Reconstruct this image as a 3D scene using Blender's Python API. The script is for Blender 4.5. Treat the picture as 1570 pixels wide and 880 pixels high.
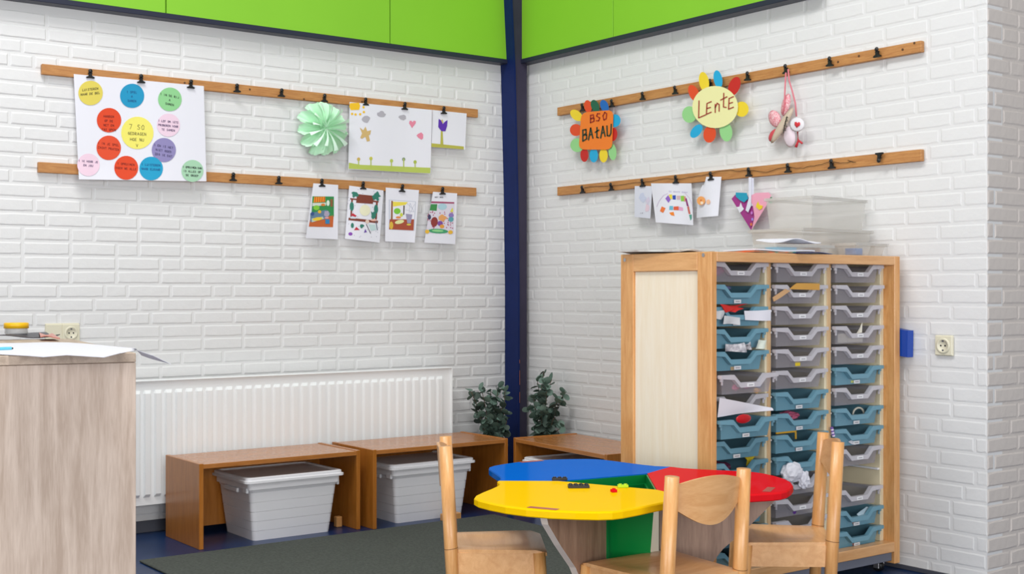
import bpy, bmesh, math, random
from math import sin, cos, pi, radians
from mathutils import Vector, Matrix
random.seed(7)
for o in list(bpy.data.objects): bpy.data.objects.remove(o)
SC = bpy.context.scene
COL = SC.collection

# ------------------------------------------------------------ camera, world, lights, exposure
FPX, HX, HY = 1943.0, 785.0, 445.2          # focal length in pixels of a 1570 px frame, horizon row
YAW = radians(53.25)
CAM = Vector((-4.332, -5.746, 1.125))
FW = Vector((cos(YAW), sin(YAW), 0)); RT = Vector((sin(YAW), -cos(YAW), 0)); UP = Vector((0, 0, 1))
cd = bpy.data.cameras.new('camera'); cam = bpy.data.objects.new('camera', cd); COL.objects.link(cam)
cd.sensor_width = 36; cd.lens = FPX / 1570 * 36; cd.shift_y = (HY - 440) / 1570
cam.location = CAM; cam.rotation_euler = (pi / 2, 0, YAW - pi / 2)
SC.camera = cam
w = bpy.data.worlds.new('world'); SC.world = w; w.use_nodes = True
w.node_tree.nodes['Background'].inputs[0].default_value = (0.93, 0.96, 1.0, 1)
w.node_tree.nodes['Background'].inputs[1].default_value = 0.33
SC.view_settings.view_transform = 'Standard'; SC.view_settings.look = 'None'
SC.view_settings.gamma = 1; SC.view_settings.exposure = 0.04

def area(name, loc, target, sx, sy, power, col=(1, 1, 1)):
    l = bpy.data.lights.new(name, 'AREA'); l.shape = 'RECTANGLE'; l.size = sx; l.size_y = sy
    l.energy = power; l.color = col
    o = bpy.data.objects.new(name, l); COL.objects.link(o); o.location = loc
    o.rotation_euler = (Vector(target) - Vector(loc)).to_track_quat('-Z', 'Y').to_euler()
    return o
area('ceiling_light', (-3.5, -2.0, 5.2), (-3.0, -1.6, 0), 2.0, 0.7, 112, (1, 0.99, 0.98))
area('ceiling_light', (-2.6, -4.4, 5.0), (-2.2, -4.0, 0), 2.2, 0.8, 75, (1, 0.99, 0.98))
area('window_light', (-3.8, -8.2, 1.5), (-2.3, 0, 0.5), 4.0, 2.0, 200, (0.98, 0.985, 1))
area('window_light', (-7.4, -4.8, 1.2), (0, -3.4, 0.4), 3.5, 1.8, 118, (0.95, 0.97, 1))

# ------------------------------------------------------------ pixel rays onto real planes
def P(px, py, ax, c):
    d = FW + RT * ((px - HX) / FPX) - UP * ((py - HY) / FPX)
    return CAM + d * ((c - CAM[ax]) / d[ax])
def proj(p):
    v = Vector(p) - CAM; d = v.dot(FW)
    return HX + FPX * v.dot(RT) / d, HY - FPX * v.z / d, d

# ------------------------------------------------------------ materials
def lin(h):
    h = h.lstrip('#'); r = [int(h[i:i + 2], 16) / 255 for i in (0, 2, 4)]
    return tuple(c / 12.92 if c <= .04045 else ((c + .055) / 1.055) ** 2.4 for c in r) + (1,)
MATS = {}
def mat(name, col, rough=.5, noise=0, nscale=20, bump=0, bscale=80, alpha=1, trans=0, metal=0, spec=.5, stretch=(1, 1, 1), col2=None, coat=0, sub=0):
    if name in MATS: return MATS[name]
    m = bpy.data.materials.new(name); m.use_nodes = True; nt = m.node_tree; b = nt.nodes['Principled BSDF']
    c = lin(col) if isinstance(col, str) else col
    b.inputs['Base Color'].default_value = c; b.inputs['Roughness'].default_value = rough
    b.inputs['Metallic'].default_value = metal; b.inputs['Alpha'].default_value = alpha
    b.inputs['Transmission Weight'].default_value = trans
    b.inputs['Specular IOR Level'].default_value = spec
    b.inputs['Coat Weight'].default_value = coat; b.inputs['Coat Roughness'].default_value = .06
    m.diffuse_color = c
    if noise or bump:
        tc = nt.nodes.new('ShaderNodeTexCoord'); mp = nt.nodes.new('ShaderNodeMapping')
        mp.inputs['Scale'].default_value = stretch
        nt.links.new(tc.outputs['Object'], mp.inputs['Vector'])
    if noise:
        n = nt.nodes.new('ShaderNodeTexNoise'); n.inputs['Scale'].default_value = nscale; n.inputs['Detail'].default_value = 5
        nt.links.new(mp.outputs[0], n.inputs['Vector'])
        mx = nt.nodes.new('ShaderNodeMix'); mx.data_type = 'RGBA'
        c2 = lin(col2) if col2 else tuple(v * (1 - noise) for v in c[:3]) + (1,)
        mx.inputs['A'].default_value = c; mx.inputs['B'].default_value = c2
        rp = nt.nodes.new('ShaderNodeValToRGB'); rp.color_ramp.elements[0].position = .35; rp.color_ramp.elements[1].position = .68
        nt.links.new(n.outputs[0], rp.inputs[0]); nt.links.new(rp.outputs[0], mx.inputs['Factor'])
        nt.links.new(mx.outputs['Result'], b.inputs['Base Color'])
    if bump:
        n2 = nt.nodes.new('ShaderNodeTexNoise'); n2.inputs['Scale'].default_value = bscale; n2.inputs['Detail'].default_value = 4
        nt.links.new(mp.outputs[0], n2.inputs['Vector'])
        bp = nt.nodes.new('ShaderNodeBump'); bp.inputs['Strength'].default_value = bump; bp.inputs['Distance'].default_value = .01
        nt.links.new(n2.outputs[0], bp.inputs['Height']); nt.links.new(bp.outputs[0], b.inputs['Normal'])
    MATS[name] = m
    return m
def wood(name, c1, c2, rough=.4, st=(1, 1, 12), scale=6, coat=0, bump=.04):
    """grain runs along the axis whose stretch is small"""
    if name in MATS: return MATS[name]
    m = bpy.data.materials.new(name); m.use_nodes = True; nt = m.node_tree; b = nt.nodes['Principled BSDF']
    N = nt.nodes.new; L = nt.links.new
    tc = N('ShaderNodeTexCoord'); mp = N('ShaderNodeMapping'); mp.inputs['Scale'].default_value = st
    L(tc.outputs['Object'], mp.inputs[0])
    n = N('ShaderNodeTexNoise'); n.inputs['Scale'].default_value = scale; n.inputs['Detail'].default_value = 7; n.inputs['Distortion'].default_value = .6
    n2 = N('ShaderNodeTexNoise'); n2.inputs['Scale'].default_value = scale * 7; n2.inputs['Detail'].default_value = 3
    L(mp.outputs[0], n.inputs['Vector']); L(mp.outputs[0], n2.inputs['Vector'])
    ad = N('ShaderNodeMath'); ad.operation = 'MULTIPLY_ADD'; ad.inputs[1].default_value = .35
    L(n2.outputs[0], ad.inputs[0]); L(n.outputs[0], ad.inputs[2])
    rp = N('ShaderNodeValToRGB'); rp.color_ramp.elements[0].position = .5; rp.color_ramp.elements[1].position = .85
    rp.color_ramp.elements[0].color = lin(c1); rp.color_ramp.elements[1].color = lin(c2)
    L(ad.outputs[0], rp.inputs[0]); L(rp.outputs[0], b.inputs['Base Color'])
    bp = N('ShaderNodeBump'); bp.inputs['Strength'].default_value = bump; bp.inputs['Distance'].default_value = .005
    L(n2.outputs[0], bp.inputs['Height']); L(bp.outputs[0], b.inputs['Normal'])
    b.inputs['Roughness'].default_value = rough; b.inputs['Coat Weight'].default_value = coat
    MATS[name] = m
    return m

WALL = mat('painted_brick_white', '#e0e0df', .55, noise=.04, nscale=3, bump=.14, bscale=30)
WALLB = mat('brick_beige', '#d2cac3', .5, noise=.05, nscale=3, bump=.2, bscale=30)  # slightly warmer and darker than the white brick
GREEN = mat('green_board', '#86c72e', .45, noise=.05, nscale=1.5)
NAVYT = mat('dark_navy_trim', '#23273a', .4)
NAVY = mat('blue_steel_paint', '#0b2158', .5, spec=.2, noise=.15, nscale=9, bump=.06, bscale=30)
DARKST = mat('shade_toned_steel', '#3c384a', .6, spec=.2, noise=.2, nscale=6)  # purplish dark tone puts the shade of the web recess into the colour
RAILX = wood('pine_rail_x', '#c48d52', '#ad7440', .5, (2, 12, 22))
RAILY = wood('pine_rail_y', '#c48d52', '#ad7440', .5, (12, 2, 22))
BEECH = wood('beech', '#dfa96d', '#cd9154', .35, (14, 14, 1.5), 5, .1)
BEECHX = wood('beech_horizontal', '#dfad78', '#d09a64', .3, (1.2, 10, 10), 4, .1)
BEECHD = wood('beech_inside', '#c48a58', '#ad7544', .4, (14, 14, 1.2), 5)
BIRCH = wood('birch_panel', '#f0e5cf', '#ebdcc0', .45, (10, 10, .7), 5)
CREAM = mat('cream_board', '#e6d9b8', .45, noise=.04, nscale=8)
CHERRY = wood('cherry_board', '#bd7c40', '#a9692f', .25, (2, 16, 16), 4, .15)
CHERRYY = wood('cherry_board_y', '#bd7c40', '#a9692f', .25, (16, 2, 16), 4, .15)
CHERRYV = wood('cherry_board_v', '#b8742f', '#a5641f', .3, (16, 16, 1.5), 4, .1)
OAK = wood('grey_oak_laminate', '#cdb9a8', '#b09a88', .5, (9, 9, .8), 4)
OAKT = wood('grey_oak_top', '#c4af9a', '#a99480', .5, (9, .9, 9), 4)
WALNUT = wood('brown_leg_board', '#9c7f6b', '#806453', .45, (10, 10, 1), 4)
LEGEDGE = mat('pale_leg_edge', '#d9cabb', .5)
PLASW = mat('white_plastic', '#f1f1f4', .35, noise=.02, nscale=5)
RADW = mat('radiator_enamel', '#f3f6f6', .28)
FLOORM = mat('blue_linoleum', '#10305c', .3, spec=.3, noise=.25, nscale=6)
RUG = mat('grey_green_carpet', '#5f655e', .95, noise=.35, nscale=90, bump=.9, bscale=320)
YEL = mat('yellow_gloss', '#f0c008', .16, spec=0, coat=.12)
BLU = mat('blue_gloss', '#0b63c4', .16, spec=0, coat=.12)
REDM = mat('red_gloss', '#d61a22', .16, spec=0, coat=.12)
GRN = mat('green_bin_plastic', '#067a36', .3, spec=.3)
BLACK = mat('black_metal', '#101012', .4)
STEEL = mat('steel', '#b5b5b8', .3, metal=.9)
DGREY = mat('dark_grey_metal', '#4a4c55', .45)
TBLUE = mat('blue_tray_plastic', '#6a98aa', .35)
TCLR = mat('clear_tray_plastic', '#b4b0b8', .3, alpha=.45)
TLIP = mat('clear_tray_lip', '#cfccd2', .3, alpha=.78)
TCLR2 = mat('clear_box_plastic', '#cccac4', .3, alpha=.40)
LABEL = mat('label_white', '#e8e8ea', .6)
INK = mat('ink_black', '#1c1c22', .7)
INKG = mat('ink_grey', '#8a8a90', .7)
PAPER = mat('white_paper', '#e4e4ec', .65)
PAPER2 = mat('grey_paper', '#c9ccce', .65)
IVORY = mat('ivory_plastic', '#dcd7bf', .4)
CLEARB = mat('cloudy_clear', '#e6e6e4', .2, alpha=.5)
PINKM = mat('pink', '#d0588a', .6)
REDC = mat('red_card', '#c22018', .6)
PURP = mat('purple', '#5a2a86', .6)
YELC = mat('yellow_card', '#ecd02c', .6)
SKYC = mat('sky_blue_card', '#1aa6d4', .6)
ORGC = mat('orange_card', '#ee7a20', .6)
GRNC = mat('light_green_card', '#93d088', .6)
DGRC = mat('dark_green_card', '#176044', .6)
BLUC = mat('blue_card', '#1565b4', .6)
ORRED = mat('orange_red_card', '#dd4a1e', .6)
LEMON = mat('pale_yellow_card', '#ece8a6', .6)
def cm(h, r=.65): return mat('colour_' + h.strip('#'), h, r)

# ------------------------------------------------------------ mesh builder
class MB:
    def __init__(s): s.v = []; s.f = []; s.mi = []; s.sm = []; s.m = 0
    def add(s, vs, fs, smooth=False):
        k = len(s.v); s.v += [tuple(v) for v in vs]
        for f in fs: s.f.append([i + k for i in f]); s.mi.append(s.m); s.sm.append(smooth)
        return s
    def box(s, x0, x1, y0, y1, z0, z1, b=.002):
        bm = bmesh.new()
        bmesh.ops.create_cube(bm, size=1, matrix=Matrix.Translation(((x0 + x1) / 2, (y0 + y1) / 2, (z0 + z1) / 2)) @ Matrix.Diagonal((abs(x1 - x0), abs(y1 - y0), abs(z1 - z0), 1)))
        b = min(b, .3 * min(abs(x1 - x0), abs(y1 - y0), abs(z1 - z0)))
        if b > 0: bmesh.ops.bevel(bm, geom=bm.edges[:], offset=b, segments=1, affect='EDGES')
        s.bm(bm); return s
    def bm(s, bm, smooth=False, mx=None):
        bm.verts.ensure_lookup_table(); bm.verts.index_update()
        vs = [(mx @ v.co if mx else v.co) for v in bm.verts]
        s.add(vs, [[v.index for v in f.verts] for f in bm.faces], smooth); bm.free(); return s
    def cyl(s, p0, p1, r0, r1=None, n=16, caps=True, bev=0):
        p0 = Vector(p0); p1 = Vector(p1); r1 = r0 if r1 is None else r1
        ax = (p1 - p0); L = ax.length; ax.normalize(); q = ax.to_track_quat('Z', 'Y')
        st = [(0, r0), (L, r1)] if not bev else [(0, r0 - bev), (bev, r0), (L - bev, r1), (L, r1 - bev)]
        vs = []; fs = []
        for (h, r) in st:
            for i in range(n): vs.append(p0 + q @ Vector((r * cos(2 * pi * i / n), r * sin(2 * pi * i / n), h)))
        for k in range(len(st) - 1):
            for i in range(n):
                j = (i + 1) % n; fs.append([k * n + i, k * n + j, (k + 1) * n + j, (k + 1) * n + i])
        s.add(vs, fs, True)
        if caps:
            s.add(vs[:n], [list(range(n))[::-1]]); s.add(vs[-n:], [list(range(n))])
        return s
    def tube(s, pts, r, n=6):
        pts = [Vector(p) for p in pts]; vs = []; fs = []
        for k, p in enumerate(pts):
            t = (pts[min(k + 1, len(pts) - 1)] - pts[max(k - 1, 0)]).normalized(); q = t.to_track_quat('Z', 'Y')
            rr = r[k] if isinstance(r, (list, tuple)) else r
            for i in range(n): vs.append(p + q @ Vector((rr * cos(2 * pi * i / n), rr * sin(2 * pi * i / n), 0)))
        for k in range(len(pts) - 1):
            for i in range(n):
                j = (i + 1) % n; fs.append([k * n + i, k * n + j, (k + 1) * n + j, (k + 1) * n + i])
        fs.append(list(range(n))[::-1]); fs.append([(len(pts) - 1) * n + i for i in range(n)])
        return s.add(vs, fs, True)
    def lathe(s, prof, c=(0, 0, 0), n=24):
        vs = []; fs = []
        for (r, z) in prof:
            for i in range(n): vs.append((c[0] + r * cos(2 * pi * i / n), c[1] + r * sin(2 * pi * i / n), c[2] + z))
        for k in range(len(prof) - 1):
            for i in range(n):
                j = (i + 1) % n; fs.append([k * n + i, k * n + j, (k + 1) * n + j, (k + 1) * n + i])
        return s.add(vs, fs, True)
    def prism(s, poly, f0, f1, smooth=False, inset=0):
        """poly list of 2D points; f0,f1 map (a,b)->3D for the two ends"""
        n = len(poly); a = [Vector(f0(*p)) for p in poly]; b = [Vector(f1(*p)) for p in poly]
        s.add(a + b, [[i, (i + 1) % n, n + (i + 1) % n, n + i] for i in range(n)], smooth)
        s.add(a, [list(range(n))[::-1]]); s.add(b, [list(range(n))])
        return s
    def grid(s, fn, nu, nv, smooth=True, thick=None):
        vs = [fn(i / nu, j / nv) for j in range(nv + 1) for i in range(nu + 1)]
        fs = [[j * (nu + 1) + i, j * (nu + 1) + i + 1, (j + 1) * (nu + 1) + i + 1, (j + 1) * (nu + 1) + i] for j in range(nv) for i in range(nu)]
        s.add(vs, fs, smooth)
        if thick:
            t = Vector(thick); k = len(vs); vs2 = [Vector(v) + t for v in vs]
            s.add(vs2, [f[::-1] for f in fs], smooth)
            bd = [i for i in range(nu + 1)] + [(j * (nu + 1) + nu) for j in range(1, nv + 1)] + [nv * (nu + 1) + i for i in range(nu - 1, -1, -1)] + [j * (nu + 1) for j in range(nv - 1, 0, -1)]
            m = len(bd); rv = [vs[i] for i in bd] + [vs2[i] for i in bd]
            s.add(rv, [[i, m + i, m + (i + 1) % m, (i + 1) % m] for i in range(m)])
        return s
    def mesh(s, name, mats):
        me = bpy.data.meshes.new(name); me.from_pydata(s.v, [], s.f)
        if not isinstance(mats, (list, tuple)): mats = [mats]
        for m in mats: me.materials.append(m)
        me.polygons.foreach_set('material_index', s.mi); me.polygons.foreach_set('use_smooth', s.sm)
        me.update(); return me
    def obj(s, name, mats, parent=None, world=False, label=None):
        if world and parent:
            L = Vector(parent['_w']) if '_w' in parent else parent.location
            s.v = [tuple(Vector(v) - L) for v in s.v]
        o = bpy.data.objects.new(name, s.mesh(name, mats)); COL.objects.link(o)
        if parent: o.parent = parent
        if label: o['label'] = label
        return o
def tag(o, label, cat, group=None, kind=None):
    if label: o['label'] = label
    if cat: o['category'] = cat
    if group: o['group'] = group
    if kind: o['kind'] = kind
    return o
def thing(name, label, cat, loc=(0, 0, 0), rz=0, group=None):
    o = bpy.data.objects.new(name, None); COL.objects.link(o); o.location = loc; o.rotation_euler = (0, 0, rz)
    o.empty_display_size = .05
    return tag(o, label, cat, group)
def kids(o): return [c for c in ALLK.get(o.name, [])]
def copy_tree(o, parent=None):
    c = o.copy(); COL.objects.link(c)
    if parent: c.parent = parent
    for ch in list(o.children): copy_tree(ch, c)
    return c
def single(mb, name, mats, label, cat, group=None, base=None):
    """a thing that is one mesh: origin moved to its base centre"""
    xs = [v[0] for v in mb.v]; ys = [v[1] for v in mb.v]; zs = [v[2] for v in mb.v]
    L = Vector(((min(xs) + max(xs)) / 2, (min(ys) + max(ys)) / 2, min(zs)))
    mb.v = [tuple(Vector(v) - L) for v in mb.v]
    o = mb.obj(name, mats); o.location = L
    return tag(o, label, cat, group)
def structure(mb, name, mats):
    o = mb.obj(name, mats); o['kind'] = 'structure'; return o

# ------------------------------------------------------------ room shell
COURSE, BH = .0632, .0535
WH = 2.40
wall_l = structure(MB().box(-3.9, 0.0, 0, .1, 0, 3.1, 0), 'wall_left', WALL)
wall_r = structure(MB().box(0, .1, -2.966, .1, 0, 3.1, 0), 'wall_right', WALL)
wall_e = structure(MB().box(.1, 1.6, -2.966, -2.866, 0, 3.1, 0), 'wall_end', WALLB)
BR = {}
def brick_mesh(L, var, beige, wl):
    key = (L, var, beige, wl)
    if key in BR: return BR[key]
    r = random.Random(hash((round(L * 1000), var)) & 1023)
    j = lambda a: r.uniform(-a, a)
    t = (.0032 if wl else .0022) + j(.0006); e = .0055
    m_ = 4 if L > .12 else 2
    t = (.0024 if wl else .0011) * r.uniform(.55, 1.25)
    xs = [L * i / m_ for i in range(m_ + 1)]
    back = [(x, 0) for x in xs] + [(x, BH) for x in xs[::-1]]
    fr = []
    for i, (x, z) in enumerate(back):
        xx = min(max(x, e), L - e) + j(.0016); zz = (e if z == 0 else BH - e) + j(.0013)
        if x in (0, L): zz += .002 if z == 0 else -.002
        fr.append((xx, zz))
    n = len(back)
    vs = [(x, .0004, z) for x, z in back] + [(x, -t + j(.0003), z) for x, z in fr]
    fs = [[i, (i + 1) % n, n + (i + 1) % n, n + i] for i in range(n)] + [[n + i, n + i + 1, n + n - 2 - i, n + n - 1 - i] for i in range(m_)]
    mb = MB(); mb.add(vs, fs)
    BR[key] = (mb.mesh('brick', WALLB if beige else WALL), vs, fs)
    return BR[key]
def lay(wall, origin, ang, length, z0, ztop, seed, beige=False, flip=False, limit=300):
    """origin: where the course starts; ang: direction of the course about Z; faces look to local -Y"""
    r = random.Random(seed); R = Matrix.Rotation(ang, 3, 'Z'); bricks = []
    row = 0; z = z0
    while z < ztop - BH:
        s = -r.choice([.105, .0525, .16]) if row % 2 else 0.0
        start = s
        while start < length - .03:
            L = .197 if r.random() < .78 else .094
            a, b = max(start, 0), min(start + L, length)
            if b - a > .03:
                LL = round(b - a, 3)
                if abs(LL - .197) < .004: LL = .197
                if abs(LL - .094) < .004: LL = .094
                p = Vector(origin) + R @ Vector((a, 0, 0)); p.z = z + r.uniform(-.0012, .0012)
                c = p + R @ Vector((LL / 2, 0, BH / 2)); u, v, d = proj(c)
                q = proj(p); q2 = proj(p + R @ Vector((LL, 0, BH)))
                vis = -20 < u < 1590 and -20 < v < 900 and d > 0
                area_ = abs(q2[0] - q[0]) * abs(q2[1] - q[1]) if vis else 0
                bricks.append((area_, p, LL, r.randrange(6)))
            start += L + .0115
        z += COURSE; row += 1
    bricks.sort(key=lambda t: -t[0]); st = MB()
    for k, (a, p, L, var) in enumerate(bricks):
        me, vs, fs = brick_mesh(L, var, beige, abs(ang) < .1)
        if k < limit and a > 60:
            o = bpy.data.objects.new('brick', me); COL.objects.link(o); o.location = p; o.rotation_euler = (0, 0, ang); o.parent = wall
        else:
            st.add([p + R @ Vector(v) for v in vs], fs)
    if st.v: st.obj('brickwork', WALLB if beige else WALL, wall)['kind'] = 'stuff'
lay(wall_l, (-3.45, -.0005, 0), 0, 3.45, 1.284 - 20 * COURSE + .0, 2.41, 3)
lay(wall_r, (-.0005, 0, 0), -pi / 2, 2.966, 1.137 - 18 * COURSE + .0, 2.41, 5)
lay(wall_e, (.0, -2.9665, 0), 0, .9, 1.137 - 18 * COURSE, 3.0, 8, beige=True)

structure(MB().box(-7.5, 1.6, -7.5, .1, -.06, 0, 0), 'floor', FLOORM)
structure(MB().box(-3.9, -.0, -.012, .0, 0, .055, .002), 'baseboard_left', DGREY)
structure(MB().box(-.010, 0, -2.966, -.012, 0, .018, .002), 'wall_foot_strip_right', DGREY)  # thin dark strip along the foot of the right wall
# green boards and dark trim above the brickwork
structure(MB().box(-3.9, 0, -.07, 0, 2.388, 2.413, .002), 'trim_1', NAVYT)
structure(MB().box(-.07, 0, -2.20, -.07, 2.388, 2.413, .002), 'trim_2', NAVYT)
for a, b in ((-3.30, -2.098), (-2.092, -.884), (-.878, -.001)):
    MB().box(a, b, -.062, -.002, 2.413, 3.05, .001).obj('green_panel', GREEN, wall_l)
for a, b in ((-.885, -.063), (-2.105, -.889)):
    MB().box(-.062, -.002, a, b, 2.413, 3.05, .001).obj('green_panel', GREEN, wall_r)

# steel column in the corner, its flange leaning out towards the top
col = thing('steel_column', 'dark blue painted steel column in the room corner', 'column', (-.06, -.09, 0))
def fl(z):   # x of the outer flange face at height z
    pts = [(0, -.094), (1.15, -.094), (1.7, -.103), (2.35, -.122), (3.1, -.165)]
    for (a, xa), (b, xb) in zip(pts, pts[1:]):
        if z <= b: return xa + (xb - xa) * (z - a) / (b - a)
zs = [0, .6, 1.15, 1.7, 2.35, 3.08]
mb = MB()
for y0, y1, x0, x1 in ((-.126, -.004, 0, .012),):
    vs = []
    for z in zs:
        f = fl(z); vs += [(f, y0, z), (f + .012, y0, z), (f + .012, y1, z), (f, y1, z)]
    fs = [[k * 4 + i, k * 4 + (i + 1) % 4, (k + 1) * 4 + (i + 1) % 4, (k + 1) * 4 + i] for k in range(len(zs) - 1) for i in range(4)]
    mb.add(vs, fs)
mb.obj('flange', NAVY, col, world=True)
mb = MB(); vs = []
for z in zs:
    f = fl(z) + .012; vs += [(f, -.120, z), (-.028, -.120, z), (-.028, -.006, z), (f, -.006, z)]
mb.add(vs, [[k * 4 + i, k * 4 + (i + 1) % 4, (k + 1) * 4 + (i + 1) % 4, (k + 1) * 4 + i] for k in range(len(zs) - 1) for i in range(4)])
mb.obj('web', DARKST, col, world=True, label='side of the column, its recess shade coloured dark purplish grey')

for z0, z1 in ((.50, .56), (.60, .68), (.72, .74)):
    MB().box(-.0835, -.0815, -.1275, -.1245, z0, z1, .0003).obj('rust_chip', mat('rust', '#a8603c', .8), col, world=True)

# ------------------------------------------------------------ radiator
rad = thing('radiator', 'white ribbed panel radiator on the left wall behind the benches', 'radiator', (-1.7, -.07, .14))
X0, X1, ZB, ZT, YF = -2.95, -.528, .143, .708, -.115
mb = MB(); n = int((X1 - X0 - .06) / .05); us = [X0 + .012]
prof = [(X0, 0)]
x = X0 + .03
for i in range(n):
    prof += [(x, 0), (x + .007, .013), (x + .030, .013), (x + .037, 0)]; x += .05
prof += [(X1, 0)]
rows = [(ZB, 0), (ZB + .035, 0), (ZB + .05, 1), (ZT - .055, 1), (ZT - .04, 0), (ZT, 0)]
vs = [(px_, YF + .013 - d * k * 1.0, z) for z, k in rows for px_, d in prof]
m = len(prof)
mb.add(vs, [[j * m + i, j * m + i + 1, (j + 1) * m + i + 1, (j + 1) * m + i] for j in range(len(rows) - 1) for i in range(m - 1)])
mb.obj('front_panel', RADW, rad, world=True)
MB().box(X0, X1, -.05, -.045, ZB + .01, ZT - .01, .001).obj('back_panel', RADW, rad, world=True)
mb = MB().box(X0, X1 + .003, YF - .001, -.04, ZT, ZT + .006, .002)
mb.obj('top_grille', RADW, rad, world=True)
MB().box(X1 - .001, X1 + .004, YF - .001, -.04, ZB, ZT, .001).obj('side_cover', RADW, rad, world=True)
for x in (-2.2, -1.4, -.7): MB().box(x, x + .03, -.045, -.006, ZB + .05, ZT - .08, .002).obj('bracket', RADW, rad, world=True)

# ------------------------------------------------------------ floor rug
o = single(MB().box(-2.43, -.62, -1.98, -.62, .0005, .009, .003), 'rug', RUG, 'dark grey-green carpet rug in front of the benches', 'rug')

# ------------------------------------------------------------ benches
def bench(name, label, w_, d_, h_, loc, rz):
    t = thing('bench', label, 'bench', loc, rz, 'cherry wood benches along the walls')
    T = .02
    MB().box(T, w_ - T, 0, d_, h_ - T - .003, h_ - .003, .0015).obj('seat_board', CHERRY, t)
    for a in (0, w_ - T): MB().box(a, a + T, 0, d_, 0, h_, .0015).obj('side_panel', CHERRYV, t)
    MB().box(T, w_ - T, d_ - .018, d_ - .002, .03, h_ - T - .003, .001).obj('back_panel', CHERRYV, t)
    return t
bench('b', 'cherry wood open bench nearest the counter, over a lidded white bin', .80, .385, .372, (-2.132, -.535, 0), 0)
bench('b', 'cherry wood open bench in the middle, ending at the blue column', .79, .40, .374, (-1.288, -.578, 0), 0)
b3 = bench('b', 'cherry wood open bench on the right wall, running behind the tray cabinet', .80, .385, .374, (-.455, -.565, 0), radians(-94.5))

# ------------------------------------------------------------ lidded white bins
def make_bin(label):
    t = thing('storage_bin', label, 'storage bin', (0, 0, 0), 0, 'white lidded bins under the benches')
    # centred box, front = -y ; bottom .385 x .30 ; top .46 x .36 ; height .262
    def ring(w_, d_, z, r=.02, n=4):
        out = []
        for cx_, cy_, a0 in ((w_ / 2 - r, d_ / 2 - r, 0), (-w_ / 2 + r, d_ / 2 - r, 90), (-w_ / 2 + r, -d_ / 2 + r, 180), (w_ / 2 - r, -d_ / 2 + r, 270)):
            for k in range(n + 1):
                a = radians(a0 + 90 * k / n); out.append((cx_ + r * cos(a), cy_ + r * sin(a), z))
        return out
    levels = [(.385, .30, .0)]
    H = .262
    for k in range(1, 6):
        z = H * k / 6; w_ = .385 + .06 * z / H; d_ = .30 + .05 * z / H
        levels += [(w_, d_, z - .0015), (w_ - .004, d_ - .004, z - .0005), (w_ - .004, d_ - .004, z + .0005), (w_ + .002, d_ + .002, z + .0015)]
    levels += [(.447, .352, H - .03), (.462, .367, H - .028), (.462, .367, H)]
    vs = []; 
    for l in levels: vs += ring(*l)
    n = 20; fs = [[k * n + i, k * n + (i + 1) % n, (k + 1) * n + (i + 1) % n, (k + 1) * n + i] for k in range(len(levels) - 1) for i in range(n)]
    fs.append(list(range(n))[::-1])
    MB().add(vs, fs).obj('bin_body', PLASW, t)
    lv = [(.47, .372, H), (.50, .392, H + .002), (.50, .392, H + .012), (.485, .378, H + .014), (.485, .378, H + .024), (.475, .368, H + .027), (.455, .348, H + .027), (.445, .338, H + .020)]
    vs = []
    for l in lv: vs += ring(*l, .025)
    fs = [[k * n + i, k * n + (i + 1) % n, (k + 1) * n + (i + 1) % n, (k + 1) * n + i] for k in range(len(lv) - 1) for i in range(n)]
    fs.append([(len(lv) - 1) * n + i for i in range(n)])
    lid = MB().add(vs, fs).obj('lid', PLASW, t)
    for s in (-1, 1):
        MB().box(s * .229 - .006, s * .229 + .006, -.165, -.12, H - .045, H - .02, .003).obj('clip', PLASW, t)
        MB().box(s * .232 - .006, s * .232 + .006, -.07, .07, H - .05, H - .03, .003).obj('handle', PLASW, t)
    return t
bin0 = make_bin('white lidded bin under the bench nearest the counter')
bin0.location = (-1.665, -.345, 0)
bin1 = copy_tree(bin0); bin1.location = (-.925, -.36, 0); bin1['label'] = 'white lidded bin under the middle bench, partly behind the small chair'
bin2 = copy_tree(bin0); bin2.location = (-.31, -.93, 0); bin2.rotation_euler = (0, 0, radians(-94.5)); bin2['label'] = 'white lidded bin under the right wall bench, seen behind the blue table top'
single(MB().box(-.05, .05, -.02, .02, 0, .035, .003), 'wooden_block', BEECH, 'small wooden block on the floor in front of the middle bin', 'wooden block')
bpy.data.objects['wooden_block'].location = (-.86, -.595, 0)
o = single(MB().box(-1.40, -1.37, -.43, -.40, .0, .05, .003), 'wooden_block', BEECH, 'small wooden block in the shade right of the left bin', 'wooden block')

# ------------------------------------------------------------ counter (left foreground)
CA = radians(-9)                              # front face direction
cf = P(208.5, 541, 2, .95)
ctr = thing('counter', 'grey oak laminate counter at the left edge with papers on top', 'counter', (cf.x, cf.y, 0), CA)
MB().box(-1.2, 0, 0, 1.18, .924, .95, .0015).obj('worktop', OAKT, ctr)
MB().box(-1.2, 0, 0.001, .02, 0, .923, .001).obj('front_panel', OAK, ctr)
MB().box(-.02, -.001, .02, 1.18, 0, .923, .001).obj('side_panel', OAK, ctr)
MB().box(-1.2, -.02, 1.16, 1.18, 0, .923, .001).obj('back_panel', OAK, ctr)
CM = Matrix.Translation((cf.x, cf.y, 0)) @ Matrix.Rotation(CA, 4, 'Z')
def W(x, y, z): return CM @ Vector((x, y, z))
def top(px, py, z=.952): return P(px, py, 2, z)
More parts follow.
